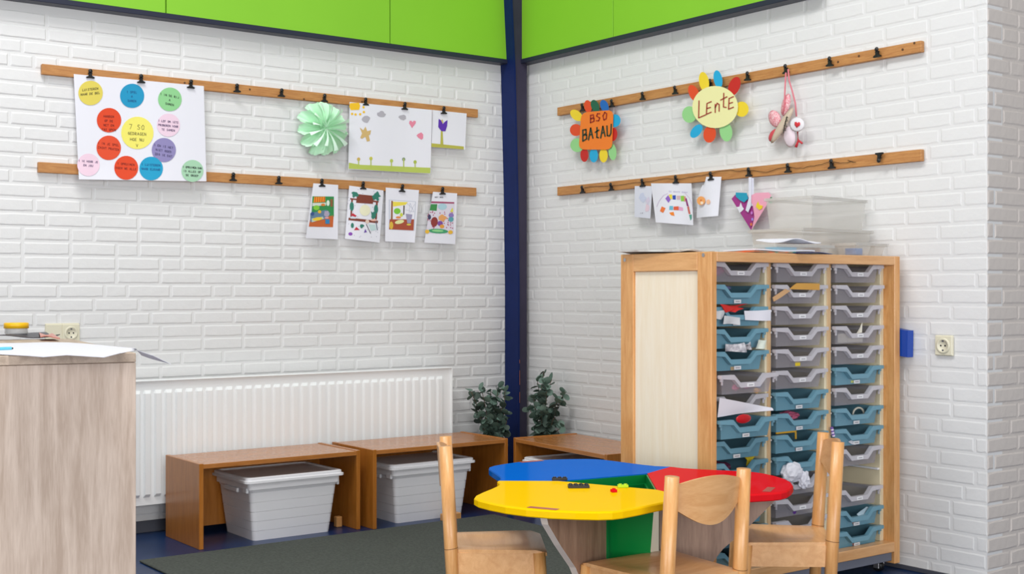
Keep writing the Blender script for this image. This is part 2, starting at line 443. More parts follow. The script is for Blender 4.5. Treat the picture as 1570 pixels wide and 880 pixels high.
# big white sheet drooping over the right edge of the counter
A = [(-60, 540), (40, 545), (66, 547), (102, 544), (135, 546), (160, 547.5), (185, 541), (208, 536), (235, 545), (262, 558)]
B_ = [(-60, 527), (40, 525.5), (70, 524.5), (105, 525), (135, 527), (160, 529.5), (185, 532), (208, 534), (235, 544), (262, 557.4)]
zA = [.953, .953, .955, .957, .956, .955, .960, .968, .955, .93]
def shf(u, v):
    k = u * 9; i = min(int(k), 8); t = k - i
    a = (A[i][0] * (1 - t) + A[i + 1][0] * t, A[i][1] * (1 - t) + A[i + 1][1] * t)
    b = (B_[i][0] * (1 - t) + B_[i + 1][0] * t, B_[i][1] * (1 - t) + B_[i + 1][1] * t)
    z = zA[i] * (1 - t) + zA[i + 1] * t
    pa = P(a[0], a[1], 2, z); pb = P(b[0], b[1], 2, .953 if u < .7 else z + .004)
    if u > .78:                                # keep the drooping corner a real sheet: fixed depth along the counter side
        ray = P(b[0], b[1] + 7 * min(1, (1 - u) / .12), 2, z) - CAM; pb = CAM + ray * ((pa - CAM).dot(FW) * (1.02 + .03 * (1 - u) / .22) / ray.dot(FW))
    return pa.lerp(pb, v)
mb = MB().grid(shf, 27, 6, thick=(0, 0, -.0012)); single(mb, 'paper_sheet', PAPER, 'large white paper sheet drooping over the right end of the counter', 'paper')
def flat_sheet(name, pxs, z, m, label, cat, curl=.0, th=.0012, group=None):
    q = [P(a, b, 2, z) for a, b in pxs]
    f = lambda u, v: (q[0].lerp(q[1], u)).lerp(q[3].lerp(q[2], u), v) + Vector((0, 0, curl * (sin(u * 5 + v * 2) + 1) * .5))
    return single(MB().grid(f, 10, 4, thick=(0, 0, -th)), name, m, label, cat, group)
flat_sheet('magazine', [(-30, 519.2), (60, 517.3), (92, 516.5), (70, 513.5)], .957, mat('dark_cover', '#3a3a44', .4), 'dark magazine lying open at the back of the counter', 'magazine', .012, .003)
flat_sheet('magazine', [(62, 517.5), (92, 518.0), (80, 513.5), (60, 513)], .962, mat('pinkish_cover', '#cf8d80', .4), 'pinkish magazine at the back edge of the counter near the wall socket', 'magazine', .008, .004)
# clear jar with a yellow lid
c = P(25, 518, 2, .953)
jar = thing('plastic_jar', 'clear plastic tub with a yellow lid on the counter', 'tub', (c.x, c.y, .966))
MB().lathe([(.0, 0), (.036, 0), (.040, .004), (.040, .030), (.0385, .030), (.036, .004)], n=28).obj('jar_body', CLEARB, jar)
MB().lathe([(.0, .042), (.040, .042), (.043, .039), (.043, .022), (.041, .022), (.041, .036)], n=28).obj('jar_lid', mat('yellow_lid', '#f2bd12', .35), jar)
a_ = P(-6, 535, 2, .957); b_ = P(20, 534, 2, .957)
mb = MB(); mb.cyl(a_, b_.lerp(a_, .12), .005, n=8); mb.m = 1; mb.cyl(b_.lerp(a_, .12), b_, .004, .002, n=8)
single(mb, 'marker_pen', [mat('light_blue_plastic', '#66c4dc', .4), INK], 'light blue pen lying on the white sheet on the counter', 'pen')

# ------------------------------------------------------------ wall sockets
def socket_face(t, cx_, cz, s=.078):
    MB().box(cx_ - s / 2, cx_ + s / 2, -.012, -.004, cz - s / 2, cz + s / 2, .003).obj('cover_plate', IVORY, t)
    mb = MB(); n = 24
    st = [(.031, -.0125), (.029, -.0165), (.022, -.0165), (.0205, -.0128), (0, -.0128)]
    vs = [(cx_ + r * cos(2 * pi * i / n), y, cz + r * sin(2 * pi * i / n)) for r, y in st for i in range(n)]
    mb.add(vs, [[k * n + i, k * n + (i + 1) % n, (k + 1) * n + (i + 1) % n, (k + 1) * n + i] for k in range(4) for i in range(n)], True)
    ring = mb.obj('socket_ring', IVORY, t)
    mb = MB()
    for sx in (-.0095, .0095): mb.cyl((cx_ + sx, -.0125, cz), (cx_ + sx, -.0137, cz), .0035, n=10)
    mb.obj('pin_hole', INK, t)
    for sz in (-1, 1): MB().box(cx_ - .003, cx_ + .003, -.0165, -.013, cz + sz * .018 - .003, cz + sz * .018 + .003, .0005).obj('earth_clip', DGREY, t)
s1 = thing('wall_socket', 'double cream wall plate with one socket above the left radiator end', 'socket', (-2.555, -.002, .934))
MB().box(-.074, .076, -.006, .0, -.042, .044, .002).obj('back_plate', IVORY, s1)
MB().box(-.073, -.001, -.012, -.004, -.038, .040, .003).obj('blank_cover', IVORY, s1)
socket_face(s1, .038, 0)
s2 = thing('wall_socket', 'single cream wall socket on the right wall beside the tray cabinet', 'socket', (-.004, -2.784, .909), -pi / 2)
MB().box(-.040, .040, -.006, .0, -.040, .040, .002).obj('back_plate', IVORY, s2)
socket_face(s2, 0, 0, .076)
# blue pouch hanging between cabinet and wall
p0 = P(1379, 506, 0, -.012); mb = MB()
mb.prism([(-2.642, .965), (-2.628, .965), (-2.50, .985), (-2.50, .872), (-2.640, .858)], lambda y, z: (-.045, y, z), lambda y, z: (-.008, y, z))
single(mb, 'blue_pouch', mat('blue_pouch_plastic', '#0f45a8', .4), 'bright blue plastic pouch on the wall at the right edge of the tray cabinet', 'pouch')

# ------------------------------------------------------------ hanging rails with bulldog clips
def rail(name, label, xa, xb, z0, z1, left=True):
    if left:
        t = thing('hanging_rail', label, 'rail', ((xa + xb) / 2, -.01, z0), 0, 'wooden hanging rails')
        MB().box(xa, xb, -.026, -.004, z0, z1, .002).obj('rail_board', RAILX, t, world=True)
    else:
        t = thing('hanging_rail', label, 'rail', (-.01, (xa + xb) / 2, z0), 0, 'wooden hanging rails')
        MB().box(-.026, -.004, xa, xb, z0, z1, .002).obj('rail_board', RAILY, t, world=True)
    return t
RL1 = rail('r', 'upper wooden rail on the left wall, holding the big dotted poster', -2.648, -.294, 2.079, 2.125)
RL2 = rail('r', 'lower wooden rail on the left wall, holding four coloured-in sheets', -2.663, -.304, 1.645, 1.691)
RR1 = rail('r', 'upper wooden rail on the right wall, holding the flower-shaped signs', -2.690, -.388, 2.071, 2.116, False)
RR2 = rail('r', 'lower wooden rail on the right wall, holding small drawings and the paper heart', -2.690, -.388, 1.638, 1.685, False)
for t, y, zz in ((RL1, 0, 0),):
    mb = MB()
    for px, py in ((283, 127), (466, 152), (555, 156), (383, 137)):
        p = P(px, py, 1, -.026); mb.cyl(p, p + Vector((0, -.0012, 0)), .005, n=10)
    mb.obj('screw', mat('screw_brown', '#5b3d22', .5), t, world=True)
mb = MB()
for px, py in ((1402, 66), (1384, 76), (1317, 86), (1285, 95)):
    p = P(px, py, 0, -.026); mb.cyl(p, p + Vector((-.0012, 0, 0)), .005, n=10)
mb.obj('screw', mat('screw_brown', '#5b3d22', .5), RR1, world=True)
def make_clip():
    t = thing('bulldog_clip', 'clip', 'clip', (0, 0, 0), 0)
    mb = MB()   # local: front is -y ; origin at the jaw
    mb.prism([(-.018, -.005), (.018, -.005), (.018, .001), (.008, .005), (.0055, .018), (-.0055, .018), (-.008, .005), (-.018, .001)], lambda x, z: (x, -.012, z), lambda x, z: (x, -.003, z))
    mb.obj('jaw', BLACK, t)
    mb = MB().cyl((-.009, -.008, .017), (.009, -.008, .017), .0035, n=10)
    mb.obj('spring', BLACK, t)
    mb = MB(); mb.lathe([(0, -.009), (.0065, -.007), (.0098, -.001), (.0098, .001), (.0065, .007), (0, .009)], n=12)
    mb.v = [(x, -.012 + z * .6, .027 + y) for x, y, z in mb.v]
    mb.obj('finger_grip', BLACK, t)
    return t
clip0 = make_clip(); firstclip = [True]
def put_clip(px, py, left, label, group=None):
    ax = 1 if left else 0
    p = P(px, py, ax, -.036)
    c = clip0 if firstclip[0] else copy_tree(clip0); firstclip[0] = False
    c.location = (p.x, p.y + .004, p.z) if left else (p.x + .004, p.y, p.z)
    c.rotation_euler = (0, random.uniform(-.06, .06), 0 if left else -pi / 2)
    tag(c, label, 'clip', 'black bulldog clips on the rails')
    return c
G = {}
for px, py, l in ((138, 118.5, 'black clip at the left corner of the dotted poster'), (216, 126, 'black clip at the middle of the dotted poster top edge'), (292, 134, 'black clip at the right corner of the dotted poster'),
                  (363, 140, 'empty black clip on the upper left rail just right of the dotted poster'), (431, 147, 'empty black clip on the upper left rail left of the green paper rosette'), (497, 155, 'black clip holding the green paper rosette'),
                  (560, 160.5, 'black clip on the meadow drawing beside its yellow sun'), (620, 167, 'black clip on the right half of the meadow drawing'), (680, 173.5, 'black clip holding the purple tulip drawing'),
                  (357, 276, 'empty black clip on the lower left rail nearest the dotted poster'), (427, 281, 'empty black clip on the lower left rail left of the market picture'), (493, 285, 'black clip holding the market picture sheet'),
                  (556, 289, 'black clip holding the sheet with the brown sign and moon'), (616, 293, 'black clip holding the half coloured picture with the green blob'), (678, 297, 'black clip holding the sheet with the purple and red picture')):
    put_clip(px, py, True, l)
for px, py, l in ((894, 169, 'black clip at the left of the orange lettered sign'), (939, 163, 'black clip at the upper right corner of the orange lettered sign'), (986, 152, 'empty black clip on the upper right rail beside the orange sign'),
                  (1036, 143, 'empty black clip on the upper right rail left of the round spring sign'), (1090, 133, 'black clip holding the round spring sign'), (1147, 122, 'empty black clip between the round sign and the heart garland'),
                  (1206, 111, 'black clip holding the red and white heart garland'), (1273, 100, 'empty black clip on the upper right rail, second from its right end'), (1346, 86, 'empty black clip on the upper right rail nearest its right end'),
                  (894, 295, 'empty black clip at the left end of the lower right rail'), (938, 291, 'empty black clip on the lower right rail, second from its left end'), (986, 285, 'black clip holding the small faint drawing'),
                  (1037, 280, 'black clip holding the drawing with coloured blocks'), (1091, 275, 'black clip holding the white sheet with orange circles'), (1149, 269, 'black clip holding the woven paper heart'),
                  (1209, 263, 'empty black clip on the lower right rail right of the paper heart'), (1276, 257, 'empty black clip on the lower right rail, second from its right end')):
    put_clip(px, py, False, l)
c = put_clip(1349, 236, False, 'upside down dark clip on the lower right rail nearest its right end'); c.rotation_euler = (pi, 0, pi / 2)
# thin black string along the lower right rail
pts = [P(a, b, 0, -.030) for a, b in ((896, 288), (938, 284), (986, 280), (1010, 275), (1037, 274), (1062, 272), (1090, 265), (1120, 261), (1149, 262), (1175, 263), (1209, 256), (1232, 258), (1254, 252), (1276, 249), (1300, 249), (1312, 248), (1296, 246))]
sp = []
for i in range(len(pts) - 1):
    for k in range(4): sp.append(pts[i].lerp(pts[i + 1], k / 4) + Vector((0, 0, .003 * sin(i * 4 + k * 1.3))))
single(MB().tube(sp, .0011, 5), 'string', BLACK, 'thin dark string wandering along the lower right rail', 'string')

# ------------------------------------------------------------ hand lettering as pen strokes
SF = {'A': [[(0, 0), (.5, 1), (1, 0)], [(.2, .4), (.8, .4)]], 'B': [[(0, 0), (0, 1), (.7, .95), (.75, .6), (.05, .52), (.85, .45), (.85, .08), (0, 0)]], 'C': [[(1, .85), (.5, 1), (.05, .5), (.5, 0), (1, .15)]],
      'D': [[(0, 0), (0, 1), (.8, .8), (.8, .2), (0, 0)]], 'E': [[(.9, 1), (.1, .95), (0, 0), (.9, .05)], [(.05, .5), (.75, .5)]], 'G': [[(1, .85), (.5, 1), (.05, .5), (.5, 0), (.95, .2), (.95, .5), (.6, .5)]],
      'H': [[(0, 0), (0, 1)], [(1, 0), (1, 1)], [(0, .5), (1, .5)]], 'I': [[(.4, 0), (.4, 1)]], 'J': [[(.8, 1), (.8, .2), (.4, 0), (.1, .2)]], 'K': [[(0, 0), (0, 1)], [(.9, 1), (0, .45), (.9, 0)]],
      'L': [[(.05, 1), (0, 0), (.9, .05)]], 'M': [[(0, 0), (.1, 1), (.5, .4), (.9, 1), (1, 0)]], 'N': [[(0, 0), (.05, 1), (.9, 0), (.95, 1)]], 'O': [[(.5, 1), (.05, .6), (.3, 0), (.85, .1), (.95, .75), (.5, 1)]],
      'P': [[(0, 0), (0, 1), (.8, .9), (.8, .55), (0, .45)]], 'R': [[(0, 0), (0, 1), (.8, .9), (.7, .5), (0, .5), (.9, 0)]], 'S': [[(.9, .9), (.3, 1), (.1, .7), (.85, .35), (.6, 0), (0, .1)]],
      'T': [[(.5, 1), (.5, 0)], [(0, .95), (1, 1)]], 'U': [[(0, 1), (.1, .1), (.6, 0), (.9, .2), (1, 1)]], 'V': [[(0, 1), (.5, 0), (1, 1)]], 'W': [[(0, 1), (.25, 0), (.5, .7), (.75, 0), (1, 1)]], 'Z': [[(0, 1), (.9, 1), (0, 0), (1, 0)]],
      't': [[(.5, 1.15), (.45, .1), (.9, 0)], [(0, .7), (1, .8)]], 'n': [[(0, 0), (0, .85)], [(0, .5), (.4, .9), (.8, .7), (.8, 0)]], 'F': [[(0, 0), (0, 1), (.9, 1)], [(0, .5), (.7, .5)]],
      '1': [[(.2, .8), (.5, 1), (.5, 0)]], '7': [[(0, 1), (.9, 1), (.3, 0)]], '5': [[(.9, 1), (.1, 1), (.1, .6), (.8, .5), (.7, .05), (0, 0)]], '0': [[(.5, 1), (.05, .5), (.5, 0), (.95, .5), (.5, 1)]]}
class Sheet:
    """paper hung on a wall: four corners given on the photograph, landed on the wall's own plane"""
    def __init__(s, ax, off, tl, tr, br, bl, bow=None):
        s.ax = ax; s.off = off; s.c = [Vector(q) for q in (tl, tr, br, bl)]; s.bow = bow or (lambda u, v: .0)
    def uvpx(s, u, v):
        a = s.c[0].lerp(s.c[1], u); b = s.c[3].lerp(s.c[2], u); return a.lerp(b, v)
    def inv(s, x, y):
        u = v = .5
        for _ in range(5):
            q = s.uvpx(u, v); e = Vector((x, y)) - q
            du = s.uvpx(u + .01, v) - q; dv = s.uvpx(u, v + .01) - q
            det = du.x * dv.y - du.y * dv.x
            u += .01 * (e.x * dv.y - e.y * dv.x) / det; v += .01 * (du.x * e.y - du.y * e.x) / det
        return u, v
    def w(s, x, y, lift=0):
        u, v = s.inv(x, y); u = min(max(u, -.2), 1.2); v = min(max(v, -.2), 1.2)
        return P(x, y, s.ax, -(s.off + s.bow(u, v) + lift))
    def surf(s, mb, nu=10, nv=14):
        def f(u, v):
            q = s.uvpx(u, v); return P(q.x, q.y, s.ax, -(s.off + s.bow(u, v)))
        t = (0, .0008, 0) if s.ax == 1 else (.0008, 0, 0)
        mb.grid(f, nu, nv, thick=t)
    def poly(s, mb, pts, lift=.0012):
        P2 = []
        for (x0, y0), (x1, y1) in zip(pts, pts[1:] + pts[:1]):
            k = max(1, int(math.hypot(x1 - x0, y1 - y0) / 7))
            P2 += [(x0 + (x1 - x0) * i / k, y0 + (y1 - y0) * i / k) for i in range(k)]
        n = len(P2); cx_ = sum(p[0] for p in pts) / len(pts); cy_ = sum(p[1] for p in pts) / len(pts)
        ext = max(math.hypot(p[0] - cx_, p[1] - cy_) for p in P2); rings = max(1, min(6, int(ext / 6)))
        vs = [s.w(cx_, cy_, lift)]; fs = []
        for k in range(1, rings + 1): vs += [s.w(cx_ + (x - cx_) * k / rings, cy_ + (y - cy_) * k / rings, lift) for x, y in P2]
        for i in range(n):
            j2 = (i + 1) % n; fs.append([0, 1 + i, 1 + j2])
            for k in range(rings - 1): fs.append([1 + k * n + i, 1 + (k + 1) * n + i, 1 + (k + 1) * n + j2, 1 + k * n + j2])
        mb.add(vs, fs)
    def blob(s, mb, cx_, cy_, rx, ry=None, n=14, lift=.0012, rot=0, jit=0):
        ry = ry or rx
        pts = []
        for i in range(n):
            a = 2 * pi * i / n; k = 1 + random.uniform(-jit, jit)
            x = rx * cos(a) * k; y = ry * sin(a) * k
            pts.append((cx_ + x * cos(rot) - y * sin(rot), cy_ + x * sin(rot) + y * cos(rot)))
        s.poly(mb, pts, lift)
    def rect(s, mb, x0, y0, x1, y1, lift=.0012, sk=0):
        s.poly(mb, [(x0, y0), (x1, y0 + sk), (x1, y1 + sk), (x0, y1)], lift)
    def stroke(s, mb, pts, wd, lift=.002):
        for (x0, y0), (x1, y1) in zip(pts, pts[1:]):
            d = math.hypot(x1 - x0, y1 - y0) or 1e-6; nx, ny = -(y1 - y0) / d * wd / 2, (x1 - x0) / d * wd / 2
            ex, ey = (x1 - x0) / d * wd * .3, (y1 - y0) / d * wd * .3
            vs = [s.w(a, b, lift) for a, b in ((x0 + nx - ex, y0 + ny - ey), (x1 + nx + ex, y1 + ny + ey), (x1 - nx + ex, y1 - ny + ey), (x0 - nx - ex, y0 - ny - ey))]
            mb.add(vs, [[0, 1, 2, 3]])
    def text(s, mb, txt, x, y, h, wd, adv=None, slope=0, lift=.002, cw=.62):
        adv = adv or h * .85
        for ch in txt:
            for st in SF.get(ch, []):
                s.stroke(mb, [(x + a * h * cw, y - b * h + slope * a * h) for a, b in st], wd, lift)
            x += adv; y += adv * slope
def wthing(name, label, cat, s, group=None):
    q = s.uvpx(.5, .5); p = P(q.x, q.y, s.ax, -s.off)
    return thing(name, label, cat, p, 0, group)

# --- the big poster with coloured dots
s = Sheet(1, .034, (113, 113.5), (312.5, 132), (316.5, 278), (121, 275), lambda u, v: .02 * v * v + .035 * max(0, v - .8) ** 1.5 * 3 * (1 - u) + .003 * sin(u * 9 + 1) + .012 * max(0, .12 - u) * 6 * v)
t = wthing('poster', 'large white poster covered with coloured paper dots on the left wall', 'poster', s)
mb = MB(); s.surf(mb, 16, 18); mb.obj('paper', PAPER, t, world=True)
def pc(x, y): return 100 + x / 4.63, 100 + y / 4.63
dots = [(180, 197, 87, '#dccb58', ['LUISTEREN', 'NAAR DE BEL'], -.10, INK), (475, 217, 86, '#0891bd', ['1 SPEL', 'A', 'SAMEN'], .05, '#0a4f86'), (743, 242, 84, '#8ccb8c', ['1 IN DE RIJ', 'A', 'SAMEN'], .2, INK),
        (311, 390, 87, '#dc4318', ['HANDEN', 'OP DE', 'NET EN', 'TAS OPEN'], .05, '#6a1410'), (512, 480, 115, '#ece36a', ['7 SO', 'GEDRAGEN', 'HOE NU', 'V'], .06, INK), (733, 425, 82, '#e9cddd', ['1 LEF OM IETS', 'PROBEREN VOOR', 'TE SAMEN'], .1, '#3d2a5c'),
        (309, 586, 87, '#de4a24', ['1 IN JE SPEL', 'ZACHT PRATEN'], .12, '#7a1c10'), (700, 602, 86, '#8c84b4', ['1 EN IS HET', 'NIET GOED', 'ZEG IK DAT'], .16, '#3d3560'), (433, 728, 85, '#dc4318', ['1 OPRUIMEN', 'DOEN WE ALLE'], .08, '#7a1c10'),
        (610, 733, 84, '#0b9ac4', ['1 LUISTEREN', 'NAAR ELKAAR'], .06, '#0a4f86'), (165, 707, 80, '#eaccdc', ['1 IK HOOR JE', 'EN JOU'], .08, '#3d2a5c'), (903, 750, 78, '#a4cfae', ['1 OPRUIMEN DAN', 'IS ALLES OP', 'DE GROEP'], .08, INK)]
for i, (x, y, r_, c_, tx, sl, ink) in enumerate(dots):
    cx_, cy_ = pc(x, y); rr = r_ / 4.63
    mb = MB(); s.blob(mb, cx_, cy_, rr, rr * 1.0, 30, lift=.002, rot=.4)
    d_ = mb.obj('paper_dot', cm(c_), t, world=True)
    mb = MB(); h = rr * .17 if len(tx) > 1 else rr * .2
    for k, ln in enumerate(tx):
        big = (i == 4 and k == 0)
        hh = h * (1.7 if big else 1.0); adv = hh * .86
        adv = min(adv, rr * 1.75 / max(len(ln), 1))
        lx = cx_ - len(ln) * adv / 2; ly = cy_ - rr * .22 + k * rr * .36 - sl * len(ln) * adv / 2
        s.text(mb, ln, lx, ly, hh, .5, adv, sl, lift=.0032)
    mb.obj('handwriting', INK if ink is INK else cm(ink), d_).location = (0, 0, 0)
    ob = d_.children[0] if d_.children else None
for o in list(t.children):           # writing sits in the same frame as its dot
    for h in list(o.children):
        me = h.data
        for v in me.vertices: v.co -= t.location

# --- four coloured-in sheets on the lower rail
def pq(x, y): return 450 + x / 5.815, 270 + y / 5.815
def draw(s, t, items, name='drawing'):
    """items: (material, [calls]); one flat print of many colours"""
    mb = MB(); ms = []
    for m, fn in items:
        if m not in ms: ms.append(m)
        mb.m = ms.index(m); fn(mb)
    mb.obj(name, ms, t, world=True)
s = Sheet(1, .034, (480.5, 281), (518.5, 283.5), (518, 367), (469, 365), lambda u, v: .035 * v * (1 - u) ** 1.5 + .012 * v * v + .008 * (1 - u) * (1 - v))
t = wthing('drawing_sheet', 'coloured-in market scene sheet with an orange striped awning, leftmost of four', 'drawing', s, 'coloured-in sheets on the lower left rail')
mb = MB(); s.surf(mb); mb.obj('paper', PAPER, t, world=True)
R_ = random.Random(4)
it = [(cm('#2f8a4a'), lambda mb: s.poly(mb, [pq(170, 180), pq(360, 182), pq(360, 360), pq(160, 350)])),
      (cm('#c4622c'), lambda mb: s.poly(mb, [pq(150, 380), pq(358, 350), pq(352, 455), pq(136, 450)])),
      (cm('#cfd8cc'), lambda mb: s.poly(mb, [pq(170, 240), pq(290, 236), pq(290, 262), pq(168, 268)], .0016)),
      (cm('#e9a223'), lambda mb: s.poly(mb, [pq(185, 185), pq(282, 183), pq(284, 228), pq(178, 236)], .0018))]
it += [(cm('#d24f20'), lambda mb, k=k: s.poly(mb, [pq(192 + 20 * k, 184), pq(201 + 20 * k, 184), pq(198 + 20 * k, 232), pq(188 + 20 * k, 233)], .0022)) for k in range(5)]
it += [(cm('#7fc63a'), lambda mb: s.blob(mb, *pq(205, 282), 4.8, 3.8, lift=.002)), (cm('#8d5a36'), lambda mb: s.poly(mb, [pq(328, 205), pq(350, 205), pq(350, 272), pq(330, 272)], .002)),
       (cm('#dce8da'), lambda mb: s.blob(mb, *pq(308, 240), 2.4, 4.5, lift=.002)), (cm('#5f7d97'), lambda mb: s.poly(mb, [pq(150, 330), pq(290, 300), pq(330, 330), pq(300, 380), pq(150, 410)], .0019)),
       (cm('#b9c9bd'), lambda mb: s.poly(mb, [pq(160, 378), pq(262, 362), pq(272, 380), pq(164, 412)], .0023)), (cm('#e9c93a'), lambda mb: s.blob(mb, *pq(214, 382), 7.5, 2.6, lift=.0028, rot=-.15)),
       (cm('#a8a0b4'), lambda mb: s.blob(mb, *pq(297, 335), 4.2, 4.6, lift=.0026, jit=.2)), (cm('#2c7fb4'), lambda mb: s.rect(mb, *pq(284, 385), *pq(322, 425), .0028)),
       (cm('#e6b432'), lambda mb: s.blob(mb, *pq(232, 318), 2.6, 2.6, lift=.0028)), (cm('#d98036'), lambda mb: s.blob(mb, *pq(264, 256), 3.2, 2, lift=.0028)), (cm('#e8a2a0'), lambda mb: s.blob(mb, *pq(296, 372), 3.4, 1.3, lift=.0029)),
       (cm('#33508a'), lambda mb: s.blob(mb, *pq(170, 335), 2.6, 3, lift=.0028))]
draw(s, t, it)

s = Sheet(1, .034, (535.5, 284.5), (588, 292), (582, 372), (529, 366), lambda u, v: .012 * v * v + .006 * sin(u * 4))
t = wthing('drawing_sheet', 'sheet with a brown hanging sign, a pale moon and small objects, second of four', 'drawing', s, 'coloured-in sheets on the lower left rail')
mb = MB(); s.surf(mb); mb.obj('paper', PAPER, t, world=True)
BRN = cm('#7e3a2a'); TEAL = cm('#2e7a68')
it = [(BRN, lambda mb: s.poly(mb, [pq(568, 160), pq(715, 175), pq(708, 248), pq(558, 238)])), (BRN, lambda mb: s.poly(mb, [pq(505, 195), pq(760, 222), pq(758, 236), pq(505, 208)])),
      (BRN, lambda mb: s.poly(mb, [pq(492, 370), pq(755, 398), pq(750, 420), pq(490, 392)])), (BRN, lambda mb: s.poly(mb, [pq(515, 205), pq(530, 206), pq(520, 370), pq(506, 370)])), (BRN, lambda mb: s.poly(mb, [pq(736, 228), pq(752, 230), pq(742, 395), pq(726, 393)])),
      (TEAL, lambda mb: s.blob(mb, *pq(520, 270), 3.2, 7, lift=.0018)), (TEAL, lambda mb: s.blob(mb, *pq(736, 295), 3.2, 7, lift=.0018)), (TEAL, lambda mb: s.blob(mb, *pq(545, 160), 5.5, 4.5, lift=.0018, jit=.4)), (TEAL, lambda mb: s.blob(mb, *pq(740, 180), 5.5, 6, lift=.0018, jit=.4)),
      (cm('#e8e6c6'), lambda mb: s.blob(mb, *pq(638, 305), 8.2, 8.6, lift=.0018)), (cm('#c22a3c'), lambda mb: s.poly(mb, [pq(508, 350), pq(530, 330), pq(560, 352), pq(556, 364)], .0022)), (cm('#cfd8e2'), lambda mb: s.poly(mb, [pq(508, 360), pq(560, 365), pq(556, 380), pq(508, 378)], .0024)),
      (cm('#c22a3c'), lambda mb: s.poly(mb, [pq(540, 482), pq(560, 452), pq(592, 480)])), (cm('#6b4aa0'), lambda mb: s.poly(mb, [pq(628, 505), pq(640, 470), pq(655, 500)])), (cm('#8a4ab0'), lambda mb: s.blob(mb, *pq(508, 515), 3.2, 2.6)),
      (TEAL, lambda mb: s.blob(mb, *pq(525, 440), 2.4, 4)), (TEAL, lambda mb: s.blob(mb, *pq(608, 443), 3.4, 3, jit=.3)), (TEAL, lambda mb: s.blob(mb, *pq(710, 350), 3.6, 6, jit=.4, lift=.002)), (cm('#bcd4d4'), lambda mb: s.poly(mb, [pq(668, 430), pq(728, 432), pq(738, 480), pq(690, 488)])),
      (INK, lambda mb: s.stroke(mb, [pq(650, 430), pq(688, 510)], .9)), (cm('#5a6a78'), lambda mb: s.stroke(mb, [pq(735, 400), pq(748, 480)], 1.2)), (cm('#e0c8b8'), lambda mb: s.blob(mb, *pq(658, 405), 3, 3, lift=.0026)), (cm('#e6b6a8'), lambda mb: s.blob(mb, *pq(715, 392), 5, 1.6, lift=.0026))]
it += [(cm('#4a4a70'), lambda mb, a=R_.uniform(480, 770), b=R_.uniform(115, 560): s.blob(mb, *pq(a, b), .45, .45, 6)) for _ in range(50)]
draw(s, t, it)

s = Sheet(1, .034, (591.5, 287.5), (642.5, 291.5), (636, 372), (590.5, 370), lambda u, v: .012 * v * v + .02 * max(0, u - .8) * v)
t = wthing('drawing_sheet', 'sheet with a half coloured picture, green blob and brown floor, third of four', 'drawing', s, 'coloured-in sheets on the lower left rail')
mb = MB(); s.surf(mb); mb.obj('paper', PAPER, t, world=True)
GY = cm('#c6cad6')
it = [(GY, lambda mb: s.poly(mb, [pq(850, 208), pq(1092, 225), pq(1080, 485), pq(852, 475)])), (PAPER, lambda mb: s.poly(mb, [pq(862, 216), pq(1084, 231), pq(1074, 400), pq(862, 392)], .0016)),
      (cm('#a44a30'), lambda mb: s.poly(mb, [pq(858, 385), pq(1075, 385), pq(1070, 484), pq(852, 474)], .002)), (cm('#8c5a34'), lambda mb: s.poly(mb, [pq(872, 220), pq(886, 220), pq(884, 385), pq(868, 385)], .0021)),
      (cm('#e8d64e'), lambda mb: s.poly(mb, [pq(886, 228), pq(1020, 232), pq(1000, 256), pq(888, 272)], .0019)), (cm('#7cc43c'), lambda mb: s.blob(mb, *pq(925, 312), 5.2, 4.6, lift=.0024)), (cm('#c8cf4a'), lambda mb: s.blob(mb, *pq(962, 345), 2.4, 3, lift=.0026)),
      (cm('#9a96b0'), lambda mb: s.poly(mb, [pq(1000, 335), pq(1060, 342), pq(1045, 420), pq(1015, 420)], .0026)), (cm('#dfe0a0'), lambda mb: s.blob(mb, *pq(945, 408), 7.2, 3, lift=.0027, rot=-.2)), (cm('#e08a4a'), lambda mb: s.blob(mb, *pq(935, 368), 4, 1.8, lift=.0026)),
      (cm('#5a5040'), lambda mb: s.poly(mb, [pq(980, 262), pq(992, 262), pq(988, 345), pq(978, 345)], .0025)), (cm('#d8b03c'), lambda mb: s.blob(mb, *pq(872, 440), 3, 6, lift=.0026)), (cm('#b0b4c4'), lambda mb: s.stroke(mb, [pq(1010, 240), pq(1060, 290), pq(1080, 250), pq(1040, 330)], .5)),
      (cm('#b0b4c4'), lambda mb: s.stroke(mb, [pq(1000, 300), pq(1075, 320), pq(1040, 240), pq(1030, 330)], .5)), (cm('#d2c24a'), lambda mb: s.blob(mb, *pq(1028, 432), 3.4, 1.4, lift=.0028))]
draw(s, t, it)

